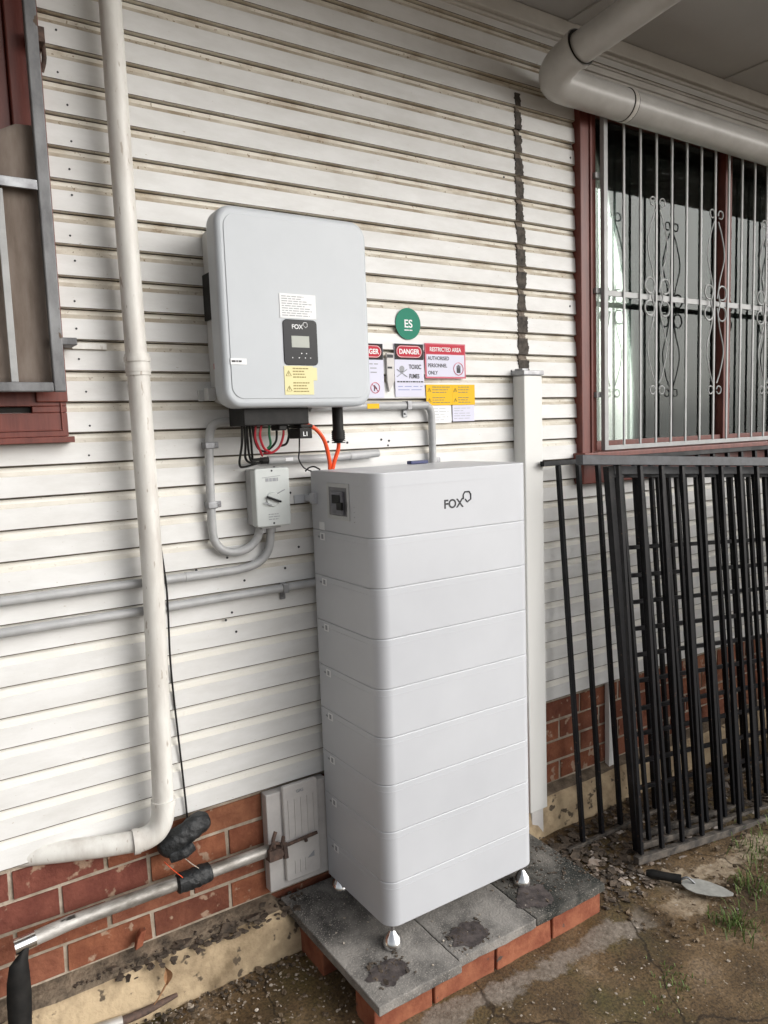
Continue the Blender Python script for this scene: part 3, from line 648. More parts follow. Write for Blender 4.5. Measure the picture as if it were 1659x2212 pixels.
saddle(c3_, .985, 1.134, False)
b = MB(); b.tube([(.655, -.022, 1.1315), (.60, -.022, 1.131)], .0138, 16).build('coupling', M['conduit'], c3_, smooth=True)
c4_ = conduit('conduit', [(1.10, -.022, 1.677), (1.50, -.022, 1.679), (1.545, -.022, 1.676), (1.562, -.022, 1.655), (1.564, -.022, 1.60), (1.563, -.022, 1.40)], 'grey conduit running right under the danger signs and bending down behind the cabinet')
saddle(c4_, 1.465, 1.679, False); MB().box((1.30, -.0352, 1.670), (1.345, -.0345, 1.686)).build('orange_print', M['signyellow'], c4_)
MB().box((1.575, -.012, 1.478), (1.605, -.002, 1.502)).build('saddle_clip', M['steel'], c4_, bevel=.003)
c5_ = conduit('conduit', [(.948, -.03, 1.524), (1.15, -.028, 1.521), (1.34, -.026, 1.527)], 'short grey conduit with black wire ends, lying level between inverter and cabinet', sm=1)
MB().tube([(.925, -.032, 1.524), (.950, -.03, 1.524)], .0105, 12).build('wire_bundle', M['black'], c5_, smooth=True)
MB().box((1.0, -.0432, 1.519), (1.025, -.0415, 1.529)).build('white_tag', M['white'], c5_)
MB().tube([(1.23, -.027, 1.523), (1.30, -.026, 1.525)], .014, 12).build('coupling', M['conduit'], c5_, smooth=True)

# isolator
iso = empty('isolator_switch', (.93, 0, 1.33), 'pale grey isolator switch box with a dark rotary handle below the inverter', 'isolator switch')
b = MB(); b.prism(rrect(.885, .990, 1.335, 1.500, .006), -.003, -.045); b.build('back_box', M['conduit'], iso, bevel=.002)
b = MB(); b.prism(rrect(.882, .992, 1.332, 1.503, .008), -.0455, -.078); b.build('cover', M['iso'], iso, smooth=True, bevel=.004, bseg=3, angle=50)
b = MB(); b.lathe((.936, -.0782, 1.412), [(.022, 0), (.020, .004)], 24, 0, 'y'); b.build('dial', M['iso'], iso, smooth=True)
b = MB(); rm_ = Matrix.Rotation(R(22), 3, 'Y'); b.box((.912, -.090, 1.409), (.960, -.0825, 1.4155), rot=rm_); b.build('handle', M['glossblack'], iso, bevel=.002)
MB().box((.905, -.0848, 1.398), (.93, -.0843, 1.402), rot=rm_).build('marking', M['inkgrey'], iso)
MB().tube([(.945, -.0788, 1.425), (.975, -.0788, 1.438)], .0015, 5).build('marking', M['inkgrey'], iso)
MB().tube([(.905, -.0788, 1.476), (.962, -.0788, 1.480)], .0008, 5).build('marking', M['inkgrey'], iso)
b = MB(); dashes(b, .915, .955, 1.462, 1.476, 1, -.0786, .7, 1, 3, .009); b.build('fine_print', M['inkgrey'], iso)
b = MB(); dashes(b, .920, .965, 1.350, 1.372, 3, -.0786, .35, .6, 4, .009); b.build('fine_print', M['inkgrey'], iso)
b = MB()
for (x, z) in ((.936, 1.495), (.936, 1.342)): b.lathe((x, -.0782, z), [(.003, 0), (.003, .001)], 8, 0, 'y')
b.build('screw', M['ink'], iso)
b = MB(); b.box((.905, -.06, 1.325), (.965, -.02, 1.3345)); b.tube([(.912, -.035, 1.334), (.912, -.035, 1.312)], .0155, 14); b.tube([(.943, -.035, 1.334), (.943, -.035, 1.312)], .0155, 14); b.build('conduit_socket', M['conduit'], iso, smooth=True)

# ------------------------------------------------------------------ signs
def sign(name, x0, x1, z0, z1, m, lab, y=-.0045, grp=None, rot=0):
    o = MB().box((x0, y-.0012, z0), (x1, y, z1)).build(name, m); return tag(o, lab, 'sign', grp)
YS = -.0058
s1 = MB(); s1.prism([(1.490+.0505*math.cos(2*math.pi*i/40), 1.948+.0515*math.sin(2*math.pi*i/40)) for i in range(40)], -.0045, -.0058)
s1 = tag(s1.build('round_sign', M['signgreen']), 'round green reflective sign with white ES letters', 'sign')
text('lettering', 'ES', 1.490, 1.936, YS-.0004, .036, M['white'], s1, 'CENTER', bold=.0006)
b = MB(); dashes(b, 1.474, 1.506, 1.924, 1.930, 1, YS-.0004, .6, 1, 2, .006); b.build('small_print', M['white'], s1)
def danger(x0, x1, z0, z1, lab, kind):
    o = sign('danger_sign', x0, x1, z0, z1, M['whiteb'], lab, grp='white danger signs')
    w_ = x1-x0; hd = (z1-z0)*.30
    hb = MB().box((x0+.001, YS-.0006, z1-hd), (x1-.001, YS-.0002, z1-.001)).build('header', M['black'], o)
    cx = (x0+x1)/2; cz = z1-hd/2
    e = MB(); pts = rrect(cx-w_*.44, cx+w_*.44, cz-hd*.38, cz+hd*.38, hd*.37); e.prism(pts, YS-.0007, YS-.0012)
    e.build('red_oval', M['signred'], hb)
    rg = MB(); pp = [(a, YS-.0012, c_) for a, c_ in rrect(cx-w_*.42, cx+w_*.42, cz-hd*.34, cz+hd*.34, hd*.33)]; rg.tube(pp+[pp[0]], .0009, 4); rg.build('oval_ring', M['white'], hb)
    text('lettering', 'DANGER', cx, cz-.0075, YS-.0014, .0225, M['white'], hb, 'CENTER', bold=.0006, sx=.90)
    if kind == 'toxic':
        text('lettering', 'TOXIC', x0+w_*.48, z1-hd-.030, YS-.0004, .0205, M['ink'], o, bold=.0004, sx=.80)
        text('lettering', 'FUMES', x0+w_*.48, z1-hd-.061, YS-.0004, .0205, M['ink'], o, bold=.0004, sx=.70)
        sk = MB(); sx, sz = x0+w_*.24, z1-hd-.036
        sk.lathe((sx, YS-.0002, sz+.006), [(.010, 0), (.010, .0004)], 12, 0, 'y'); sk.tube([(sx-.02, YS-.0004, sz-.020), (sx+.02, YS-.0004, sz+.004)], .0016, 4); sk.tube([(sx+.02, YS-.0004, sz-.020), (sx-.02, YS-.0004, sz+.004)], .0016, 4)
        sk.box((sx-.005, YS-.0006, sz-.008), (sx+.005, YS-.0002, sz-.002)); sk.build('skull_symbol', M['inkgrey'], o)
        b = MB(); dashes(b, x0+.008, x1-.004, z0+.047, z0+.053, 1, YS-.0004, .7, 1, 3, .009); b.build('small_print', M['ink'], o)
        b = MB(); dashes(b, x0+.012, x1-.008, z0+.018, z0+.040, 2, YS-.0004, .22, 1, 4, .03); b.build('blue_print', M['inkblue'], o)
    else:
        b = MB(); dashes(b, x0+.04, x1-.015, z0+.075, z0+.115, 3, YS-.0004, .22, .8, 9, .02); b.build('small_print', M['inkgrey'], o)
        b = MB(); cx2, cz2 = x1-.035, z0+.032; b.tube([(cx2+.017*math.cos(a*math.pi/10), YS-.0004, cz2+.017*math.sin(a*math.pi/10)) for a in range(21)], .0014, 4)
        b.tube([(cx2-.012, YS-.0004, cz2+.012), (cx2+.012, YS-.0004, cz2-.012)], .0014, 4); b.build('red_ring', M['signpink'], o)
        b = MB(); b.tube([(cx2-.004, YS-.0003, cz2-.01), (cx2-.002, YS-.0003, cz2+.008), (cx2+.006, YS-.0003, cz2-.003)], .002, 4); b.build('flame_symbol', M['ink'], o)
    return o
danger(1.268, 1.386, 1.706, 1.880, 'white danger sign half hidden behind the inverter edge, with a red ring symbol', 'flame')
danger(1.430, 1.549, 1.708, 1.883, 'white danger sign reading TOXIC FUMES below the round green sign', 'toxic')
o = sign('restricted_sign', 1.555, 1.731, 1.770, 1.888, M['signpink'], 'red bordered sign with a hand symbol, authorised personnel only')
MB().box((1.561, YS-.0005, 1.776), (1.725, YS-.0001, 1.850)).build('white_panel', M['whiteb'], o)
MB().box((1.559, YS-.0005, 1.8525), (1.727, YS-.0001, 1.884)).build('red_header', M['signred'], o)
text('lettering', 'RESTRICTED AREA', 1.643, 1.861, YS-.0007, .0195, M['white'], o, 'CENTER', bold=.0003, sx=.84)
for i, t_ in enumerate(('AUTHORISED', 'PERSONNEL', 'ONLY')): text('lettering', t_, 1.566, 1.832-.0245*i, YS-.0007, .0175, M['ink'], o, bold=.0003, sx=.86)
b = MB(); cx2, cz2 = 1.698, 1.803; b.tube([(cx2+.021*math.cos(a*math.pi/12), YS-.0008, cz2+.021*math.sin(a*math.pi/12)) for a in range(25)], .0016, 4); b.build('red_ring', M['signpink'], o)
b = MB(); b.box((cx2-.008, YS-.0009, cz2-.014), (cx2+.009, YS-.0005, cz2+.002))
for i in range(4): b.box((cx2-.008+.0045*i, YS-.0009, cz2+.002), (cx2-.0045+.0045*i, YS-.0005, cz2+.010+(.004 if i in (1, 2) else 0)))
b.build('hand_symbol', M['ink'], o)
for (x0, x1, lab, sd_) in ((1.556, 1.668, 'left half of the bright yellow warning labels under the red bordered sign', 2), (1.6685, 1.770, 'right yellow warning label, its edge past the red bordered sign', 7)):
    o = sign('warning_label', x0, x1, 1.679, 1.749, M['signyellow'], lab, grp='yellow warning labels')
    b = MB(); dashes(b, x0+.026, x1-.008, 1.718, 1.745, 3, YS-.0004, .35, .6, sd_, .012); dashes(b, x0+.026, x1-.008, 1.684, 1.709, 3, YS-.0004, .35, .6, sd_+1, .012); tri(b, x0+.006, 1.725, .014, YS-.0004); tri(b, x0+.006, 1.690, .014, YS-.0004); b.build('fine_print', M['inkbrown'], o)
for (x0, x1, z0, z1, lab, sd_) in ((1.572, 1.662, 1.618, 1.678, 'faint white paper label under the left end of the yellow labels', 5), (1.668, 1.766, 1.622, 1.678, 'bluish white paper label under the right yellow label', 6)):
    o = sign('paper_label', x0, x1, z0, z1, M['whiteb'] if sd_ == 6 else M['white'], lab, grp='white paper labels')
    b = MB(); dashes(b, x0+.006, x1-.01, z0+.006, z1-.006, 5, YS-.0004, .15, .5, sd_, .02); b.build('fine_print', M['inkgrey'], o)
ct = MB(); ct.prism([(1.402, 1.725), (1.424, 1.76), (1.424, 1.85), (1.396, 1.85), (1.396, 1.76)], -.004, -.012); ct = tag(ct.build('cable_tag', M['boxm']), 'worn pointed metal strip between the two danger signs', 'metal strip')
MB().box((1.398, -.0135, 1.835), (1.42, -.0122, 1.845)).box((1.398, -.0135, 1.80), (1.415, -.0122, 1.806)).build('scuff', M['ink'], ct)

# ------------------------------------------------------------------ trunking post
po = empty('trunking', (2.0, -.03, .07), 'white square trunking standing against the wall right of the battery cabinet', 'cable trunking')
b = MB().box((1.955, -.062, .115), (2.045, -.002, 1.780)); b.build('duct', M['post'], po, bevel=.003)
b = MB().box((1.948, -.068, 1.7805), (2.050, -.002, 1.797)); b.box((1.958, -.050, 1.797), (1.99, -.01, 1.806)); b.build('cap', M['steel'], po, bevel=.002)
b = MB().box((1.968, -.055, -.02), (2.030, -.012, .1145)); b.build('foot', M['boxm'], po, bevel=.003)

# white strip on brick, right
o = MB().box((2.463, -.012, .107), (2.497, .012, .507)).build('plastic_strip', M['post'], bevel=.002); tag(o, 'narrow white plastic strip upright on the brick base behind the fence panels', 'plastic strip')

# ------------------------------------------------------------------ battery
bat = empty('battery_cabinet', (1.385, -.19, .10), 'tall pale grey battery cabinet of stacked modules standing on chrome feet', 'battery cabinet')
X0, X1, YF, YB = 1.086, 1.662, -.385, -.032
seams = [1.486, 1.307, 1.167, 1.025, .882, .742, .602, .463, .311, .177]
def rb(x0, x1, y0, y1, r, k=8):  # plan outline, rounded at the front (y0)
    q = rrect(x0, x1, y0, y1, r, k); return q[:k+1]+[(x1, y1), (x0, y1)]+q[3*(k+1):]
for i in range(9):
    zt, zb = seams[i], seams[i+1]
    nm = 'control_unit' if i == 0 else ('base_unit' if i == 8 else 'battery_module')
    b = MB(); b.prism(rb(X0, X1, YF, YB, .044, 12), zb+.00035, zt-.00035, plane='xy')
    part = b.build(nm, M['bat'], bat, smooth=True, bevel=.0028, bseg=3, angle=50)
    if i:
        b = MB(); b.prism(rb(X0-.0008, X1+.0008, YF-.0008, YB+.0008, .0448, 12), zt-.020, zt-.0183, plane='xy'); b.build('trim_line', M['bat'], part, smooth=True)
        # little side label near the wall
        b = MB().box((X0-.0012, -.108, zt-.004-.026), (X0-.0002, -.080, zt-.004-.004-.0)); lb = b.build('side_label', M['white'], part)
        b = MB().box((X0-.0018, -.076, zt-.024), (X0-.0002, -.066, zt-.019)); b.box((X0-.0018, -.100, zt-.026), (X0-.0011, -.088, zt-.012)); b.build('side_mark', M['inkgrey'], part)
        top = part
    else:
        cu = part
b = MB(); b.prism(rb(X0+.003, X1-.003, YF+.003, YB-.003, .041), .181, 1.48, plane='xy'); b.build('core', M['batgap'], bat, smooth=True)
b = MB(); b.prism(rb(X0-.0008, X1+.0008, YF-.0008, YB+.0008, .0448, 12), 1.447, 1.4485, plane='xy'); b.build('lid_line', M['bat'], cu, smooth=True)
text('lettering', 'FOX', 1.325, 1.371, YF-.0004, .0355, M['ink'], cu, bold=.0009, sx=1.0)
foxlogo(1.397, 1.384, .028, YF-.0004, M['ink'], cu)
# breaker window in the left face
fr = MB(); yA, yB_, zA, zB_ = -.262, -.135, 1.347, 1.453
for (a, b_, c0, c1) in ((yA, yA+.012, zA, zB_), (yB_-.012, yB_, zA, zB_), (yA+.0121, yB_-.0121, zA, zA+.012), (yA+.0121, yB_-.0121, zB_-.012, zB_)): fr.box((X0-.003, a, c0), (X0-.0002, b_, c1))
fr = fr.build('breaker_frame', M['invside'], cu, bevel=.001)
MB().box((X0-.0012, yA+.012, zA+.012), (X0-.0003, yB_-.012, zB_-.012)).build('breaker_cover', mat('smoky cover', (.20, .20, .21), rough=.2), cu)
b = MB().box((X0-.010, -.235, 1.362), (X0-.0013, -.170, 1.430)); br = b.build('breaker', mat('breaker body', (.13, .13, .15), (.2, .2, .22), rough=.3, scale=40), cu, bevel=.002)
MB().box((X0-.018, -.243, 1.378), (X0-.0101, -.215, 1.400)).box((X0-.0125, -.225, 1.395), (X0-.0101, -.18, 1.42)).build('lever', M['black'], br, bevel=.002)
b = MB()
for k in range(4): b.lathe((X0, -.285, 1.345+.014*k), [(.0015, 0), (.0015, .002)], 6)
b.build('led', M['inkgrey'], cu)
MB().box((X0-.0012, -.110, 1.308), (X0-.0002, -.078, 1.332)).build('side_label', M['white'], cu)
MB().box((X0-.012, -.070, 1.386), (X0-.0003, -.042, 1.418)).box((1.040, -.008, 1.386), (1.098, -.0035, 1.412)).box((X0-.012, -.0415, 1.392), (X0-.006, -.0085, 1.412)).build('wall_bracket', M['bat'], bat, bevel=.001)
for (x, y) in ((1.120, -.350), (1.635, -.350), (1.108, -.068), (1.630, -.068)):
    zs = .080+.130*(y+.51); h = .170-zs
    b = MB().lathe((x, y, zs), [(.030, 0), (.031, .004), (.029, .013), (.023, .027), (.014, .038), (.009, .046)], 24); ft = b.build('foot', M['chrome'], bat, smooth=True)
    MB().tube([(x, y, zs+.030), (x, y, .187)], .0075, 12).build('stem', M['chrome'], ft, smooth=True)
b = MB().box((1.435, -.075, 1.4865), (1.505, -.05, 1.497)); o = b.build('cable_entry_cap', M['bluecap'], bat, bevel=.002)

# ------------------------------------------------------------------ plinth: pavers on bricks
def pz(y): return .080+.130*(y+.51)
def paver(x0, x1, y0, y1, lab, t=.028, m='paver'):
    mb = MB(); nx, ny = 12, 22; vs = []; 
    for side in (0, 1):
        for j in range(ny+1):
            for i in range(nx+1):
                x = x0+(x1-x0)*i/nx; y = y0+(y1-y0)*j/ny; x -= .088*(y+.51)
                e = .0015*mnoise.noise((x*20, y*20, side*5))
                if i in (0, nx): x += .002*mnoise.noise((y*25, x, 1))
                if j in (0, ny): y += .003*mnoise.noise((x*25, y, 1))
                vs.append((x, y, pz(y)-(t if side else 0)+e))
    N = (nx+1)*(ny+1); fs = []
    for j in range(ny):
        for i in range(nx):
            a = j*(nx+1)+i; fs.append((a, a+1, a+nx+2, a+nx+1)); fs.append((a+N, a+nx+1+N, a+nx+2+N, a+1+N))
    for i in range(nx): fs.append((i, i+N, i+1+N, i+1)); a = ny*(nx+1)+i; fs.append((a, a+1, a+1+N, a+N))
    for j in range(ny): a = j*(nx+1); fs.append((a, a+nx+1, a+nx+1+N, a+N)); a += nx; fs.append((a, a+N, a+nx+1+N, a+nx+1))
    mb.add(vs, fs); o = mb.build('paver', M[m], bevel=.003); return tag(o, lab, 'paver', 'weathered pavers under the battery cabinet')
paver(.967, 1.250, -.510, -.008, 'leftmost weathered paver, sticking out past the brick edge under the front chrome foot')
paver(1.2525, 1.560, -.494, -.008, 'middle weathered paver between the two front chrome feet')
paver(1.5625, 1.872, -.494, -.008, 'rightmost dark mossy paver at the end nearest the fence panels', m='paver2')
# dark damp patches on the pavers
for (x, y, rx, ry, lab) in ((1.052, -.428, .056, .040, 'dark round stain on the leftmost paver'), (1.335, -.435, .060, .042, 'dark stain on the middle paver'), (1.62, -.42, .062, .042, 'dark stain on the rightmost paver')):
    mb = MB(); n = 60; ring = []
    for i in range(n):
        a = 2*math.pi*i/n; k = 1+.45*mnoise.noise((math.cos(a)*1.8, math.sin(a)*1.8, x*9))+random.uniform(-.07, .07); ring.append((x+rx*k*math.cos(a), y+ry*k*math.sin(a)))
    mb.add([(px, py, pz(py)+.0022) for px, py in ring]+[(x, y, pz(y)+.0024)], [(i, (i+1) % n, n) for i in range(n)])
    o = mb.build('stain', mat('damp stain', (.030, .024, .024), (.10, .082, .078), rough=.8, scale=40, bump=.5, bscale=150), None)
    tag(o, lab, 'stain', 'dark stains on the pavers')
bx = [(.968, 1.162), (1.170, 1.396), (1.404, 1.632), (1.640, 1.860)]
labs = ['leftmost orange brick of the plinth front, under the paver that sticks out', 'second orange brick from the left in the plinth front', 'third orange brick from the left in the plinth front', 'rightmost orange brick of the plinth front']
for (a, b_), lab in zip(bx, labs):
    t = random.uniform(.9, 1.1); mb = MB().box((a, -.482, -.045), (b_, -.38, pz(-.49)-.0295), 0, (t, t, t), jit=.002)
    tag(mb.build('brick', M['plbrick'], bevel=.004), lab, 'brick', 'orange bricks carrying the pavers')
for (a, y0, y1, lab) in ((.955, -.215, -.065, 'orange brick on the left side of the plinth, close to the footing'),):
    mb = MB().box((a, y0, -.03), (a+.10, y1, pz(y0)-.0305), 0, (.9, .9, .9), jit=.003); tag(mb.build('brick', M['plbrick'], bevel=.004), lab, 'brick', 'orange bricks carrying the pavers')
mb = MB().box((1.12, -.40, -.03), (1.80, -.08, .035)); tag(mb.build('mortar_bed', M['mortar']), 'grey mortar fill under the pavers between the bricks', 'mortar bed')
# ------------------------------------------------------------------ meter box, gas pipe, clamp
mbx = empty('meter_box', (.99, 0, .18), 'white meter box cover with a ribbed lid on the brick base, left of the cabinet', 'meter box')
b = MB().box((.886, -.024, .182), (1.096, .013, .498)); b.build('frame', M['boxm'], mbx, bevel=.003)
b = MB().prism(rrect(.936, 1.056, .206, .516, .008), -.0245, -.040); ld = b.build('lid', M['boxm'], mbx, smooth=True, bevel=.003, angle=50)
for k in range(5): MB().box((.950+.022*k, -.0425, .345), (.953+.022*k, -.0402, .470)).build('rib', M['boxm'], ld, bevel=.0008)
for k in range(3): MB().box((.965+.018*k, -.0425, .225), (.968+.018*k, -.0402, .268)).build('rib', M['boxm'], ld, bevel=.0008)
text('lettering', 'GAS', .980, .487, -.0412, .014, M['inkgrey'], ld, bold=.0003)
b = MB().prism([(1.01, .262), (1.034, .262), (1.034, .280)], -.0402, -.0412); b.build('vent_mark', M['inkgrey'], ld)
gp = empty('gas_pipe', (.5, -.06, .34), 'shiny silver pipe with white scuffs running along the brick base', 'pipe')
b = MB().tube([(.17, -.075, .340), (.30, -.065, .346), (.56, -.060, .345), (.72, -.056, .342), (.872, -.052, .340)], .0185, 20); b.build('pipe', M['foil'], gp, smooth=True)
b = MB().tube([(.165, -.0755, .3395), (.215, -.072, .342)], .0200, 20); b.build('coupling', M['chrome'], gp, smooth=True)
cl = empty('pipe_clamp', (.89, -.06, .34), 'rusty clamp valve with a threaded rod across the meter box', 'clamp')
b = MB().box((.862, -.085, .318), (.905, -.045, .352)); b.tube([(.885, -.07, .352), (.880, -.075, .378), (.892, -.07, .402)], .006, 8, sm=4); b.tube([(.868, -.07, .345), (.875, -.08, .372), (.895, -.075, .366), (.912, -.07, .35)], .005, 8, sm=4)
b.tube([(.862, -.065, .330), (.925, -.060, .318)], .012, 10); b.tube([(.905, -.085, .362), (.925, -.05, .364)], .006, 8); b.tube([(.920, -.075, .308), (.928, -.05, .345)], .009, 8); b.build('clamp_body', M['rust'], cl, smooth=True, bevel=.002)
b = MB().tube([(.912, -.055, .336), (.985, -.052, .339), (1.042, -.050, .341)], .0055, 10); b.tube([(1.0, -.052, .338), (1.002, -.052, .326)], .006, 8); b.build('rod', M['rust'], cl, smooth=True)

def lump(name, c_, rx, ry, rz, m, lab, cat, seed=0, rough=.25):
    mb = MB(); nu, nv = 22, 14; vs = []
    for j in range(nv+1):
        ph = math.pi*j/nv
        for i in range(nu):
            th = 2*math.pi*i/nu; d_ = Vector((math.sin(ph)*math.cos(th), math.sin(ph)*math.sin(th), math.cos(ph)))
            k = 1+rough*mnoise.noise(d_*2.2+Vector((seed, 0, 0)))+rough*.5*mnoise.noise(d_*6+Vector((seed, 3, 0)))
            vs.append((c_[0]+rx*k*d_.x, c_[1]+ry*k*d_.y, c_[2]+rz*k*d_.z))
    fs = [(j*nu+i, j*nu+(i+1) % nu, (j+1)*nu+(i+1) % nu, (j+1)*nu+i) for j in range(nv) for i in range(nu)]
    mb.add(vs, fs); o = mb.build(name, m, smooth=True); return tag(o, lab, cat)
# taped pipe stub behind the downpipe elbow
def wrapped(P, r0, seed, amp=.22, seg=26):
    P = catmull([Vector(p) for p in P], 9); mb = MB(); n = len(P); vs = []
    for i in range(n):
        t = (P[min(i+1, n-1)]-P[max(i-1, 0)]).normalized(); u = t.orthogonal().normalized(); v_ = t.cross(u); e = i/(n-1)
        end = min(1, e*7+.35)*min(1, (1-e)*7+.35)
        for j in range(seg):
            a = 2*math.pi*j/seg; k = 1+amp*mnoise.noise((math.cos(a)*1.1, math.sin(a)*1.1, e*4+seed))+.09*abs(mnoise.noise((math.cos(a)*3.5, math.sin(a)*3.5, e*11+seed)))+.10*mnoise.noise((math.cos(a)*2.5+e*6, math.sin(a)*2.5, e*9+seed))+.035*(1 if ((e*7+a/6.283) % 1) < .5 else 0)
            vs.append(P[i]+(u*math.cos(a)+v_*math.sin(a))*r0*k*end)
    fs = [(i*seg+j, i*seg+(j+1) % seg, (i+1)*seg+(j+1) % seg, (i+1)*seg+j) for i in range(n-1) for j in range(seg)]
    fs += [tuple(range(seg-1, -1, -1)), tuple((n-1)*seg+j for j in range(seg))]
    return mb.add(vs, fs)
mb = wrapped([(.552, -.03, .440), (.60, -.045, .466), (.65, -.045, .486), (.692, -.02, .482)], .030, 1.3, amp=.16); mb.add(wrapped([(.575, -.045, .425), (.61, -.06, .432), (.64, -.055, .445)], .020, 5).v, mb.f[:0] or wrapped([(.575, -.045, .425), (.61, -.06, .432), (.64, -.055, .445)], .020, 5).f)
o = mb.build('taped_pipe_end', M['tape'], smooth=True); tag(o, 'bulky pipe end wrapped in black tape beside the downpipe elbow', 'taped pipe end')
mb = wrapped([(.582, -.060, .343), (.62, -.062, .343), (.66, -.060, .344), (.690, -.058, .343)], .027, 8.1, amp=.16)
o = mb.build('tape_wrap', M['tape'], smooth=True); tag(o, 'black tape wrapped round the middle of the silver pipe', 'tape wrap')
cable('wire', [(.600, -.068, .430), (.625, -.075, .400), (.648, -.075, .375)], .0013, M['chips'], 'pale thin wire between the taped pipe end and the tape wrap', seg=5, cat='wire')
cable('wire', [(.560, -.045, .412), (.578, -.062, .390), (.600, -.078, .366)], .0011, M['orange'], 'short copper wire left of the pale wire over the tape wrap', seg=5, cat='wire')
cable('wire', [(.583, -.045, 1.78), (.600, -.020, 1.70), (.612, -.012, 1.55), (.617, -.012, 1.35), (.620, -.036, 1.21), (.621, -.036, 1.13), (.626, -.010, .95), (.634, -.010, .75), (.640, -.010, .62), (.644, -.012, .50)], .0028, M['black'], 'thin black wire hanging down the boards right of the downpipe', seg=6, cat='wire')
# black strap at left
mb = MB(); cen = [(.205, -.078, .350, .010), (.182, -.090, .335, .016), (.170, -.098, .310, .022), (.166, -.10, .27, .027), (.164, -.10, .22, .029), (.160, -.105, .15, .027), (.158, -.11, .05, .025), (.15, -.13, -.02, .024)]
vs = []
for (x, y, z, h) in cen: vs += [(x-h, y-.003, z-.012*(x > .18)), (x, y-.007, z), (x+h, y-.001, z+.008*(x > .18))]
mb.add(vs, [(i*3+j, i*3+j+1, i*3+4+j, i*3+3+j) for i in range(len(cen)-1) for j in range(2)]); o = mb.build('strap', M['black'], smooth=True); md = o.modifiers.new('th', 'SOLIDIFY'); md.thickness = .004
tag(o, 'wide black rubber strap hanging from the left end of the silver pipe', 'strap')
# second pipe on the ground
o = empty('ground_pipe', (.45, -.08, 0), 'rusty rod ending in a short silver pipe, lying along the foot of the footing', 'pipe')
MB().tube([(.15, -.070, .052), (.30, -.084, .040), (.405, -.092, .032)], .0145, 16).build('pipe', M['foil'], o, smooth=True)
MB().tube([(.40, -.092, .033), (.47, -.09, .030), (.56, -.080, .030)], [.012, .011, .006], 12, sm=4).build('rod', M['rust'], o, smooth=True)

# leaf
mb = MB(); vs = []
for i in range(9):
    t = i/8; ww = .011*math.sin(math.pi*min(1, t*1.05))+.001; z = .085+.055*t; x = .528+.006*math.sin(t*3)
    vs += [(x-ww, -.098-.004*t, z), (x, -.092, z-.001), (x+ww, -.100-.004*t, z)]
mb.add(vs, [(i*3+j, i*3+1+j, i*3+4+j, i*3+3+j) for i in range(8) for j in range(2)])
mb.tube([(.528, -.095, .085), (.505, -.10, .06), (.49, -.10, .045)], [.003, .0015], 5); o = mb.build('dry_leaf', M['leafm'], smooth=True); tag(o, 'curled brown dry leaf leaning on the sandy footing', 'leaf')
o = MB(); o.prism([(.470, .165), (.492, .172), (.497, .195), (.505, .215), (.488, .214), (.478, .198)], -.0, -.02); o.tint = [(.99, .98, .98)]*len(o.f); tag(o.build('brick_chip', M['plbrick'], bevel=.003), 'small orange chip stuck against the brick base above the dry leaf', 'brick chip')

# ------------------------------------------------------------------ fence panels
def panel(lab, A, U, V, width, height, n0, sp, npk, rail=.036, pk=.0155, topm='railtop', endpost=0, pitch0=.03, over=0):
    """A = bottom left corner, U = unit along the rails, V = unit along the pickets"""
    A = Vector(A); U = Vector(U).normalized(); V = Vector(V).normalized(); N = U.cross(V).normalized()
    root = empty('fence_panel', A, lab, 'fence panel', 'black tubular fence panels leaning on the wall')
    def bar(p, q, w_, d_, name, m):
        ax = (q-p).normalized(); s2 = ax.cross(N).normalized(); mb = MB(); vs = []
        for P0 in (p, q):
            for a, b in ((-1, -1), (1, -1), (1, 1), (-1, 1)): vs.append(P0+s2*a*w_/2+N*b*d_/2)
        mb.add(vs, [(0, 1, 2, 3), (7, 6, 5, 4), (0, 4, 5, 1), (1, 5, 6, 2), (2, 6, 7, 3), (3, 7, 4, 0)]); return mb.build(name, m, root, bevel=.0015, bseg=1)
    bar(A+V*rail/2, A+U*width+V*rail/2, rail*.8, rail*.8, 'rail', M['dustyrail'])
    bar(A-U*over+V*(height-rail/2), A+U*width+V*(height-rail/2), rail, rail, 'rail', M[topm])
    for k in range(npk):
        p = A+U*(pitch0+sp*k+random.uniform(-.003, .003)); bar(p+V*rail, p+V*(height-rail), pk, pk, 'picket', M['rail'])
    if endpost:
        bar(A-U*endpost/2-V*.0, A-U*endpost/2+V*height, endpost, endpost, 'end_post', M['rail'])
    return root
UB = Vector((.79, -.085, -.045)).normalized()
panel('frontmost black fence panel with a thick dusty top rail below the right window', (2.145, -.402, .002), UB, (-.004, .10, 1.462), 2.4, 1.485, 0, .105, 22, rail=.034, over=.15)
panel('second black fence panel nested just behind the frontmost one', (2.245, -.345, .0), UB, (-.03, .11, 1.44), 2.4, 1.445, 0, .105, 22, rail=.030, pk=.0155, endpost=.028, pitch0=.045)
panel('third black fence panel from the front, its left edge hidden by the second', (2.285, -.290, .0), UB, (-.02, .10, 1.42), 2.4, 1.425, 0, .105, 22, rail=.028, pk=.0155, pitch0=.030)
panel('rearmost upright black fence panel reaching furthest left along the wall', (2.020, -.190, -.01), (1, -.005, 0), (.0, .11, 1.48), 2.4, 1.480, 0, .106, 22, rail=.020, pk=.017, topm='rail', pitch0=.085)
# sideways panel: pickets horizontal
panel('black fence panel standing on its side with level pickets, behind the upright ones', (2.33, -.175, 1.135), (0, -.075, -1.1), UB, 1.12, 2.4, 0, .105, 10, rail=.030, pitch0=.02, pk=.0155, topm='rail')

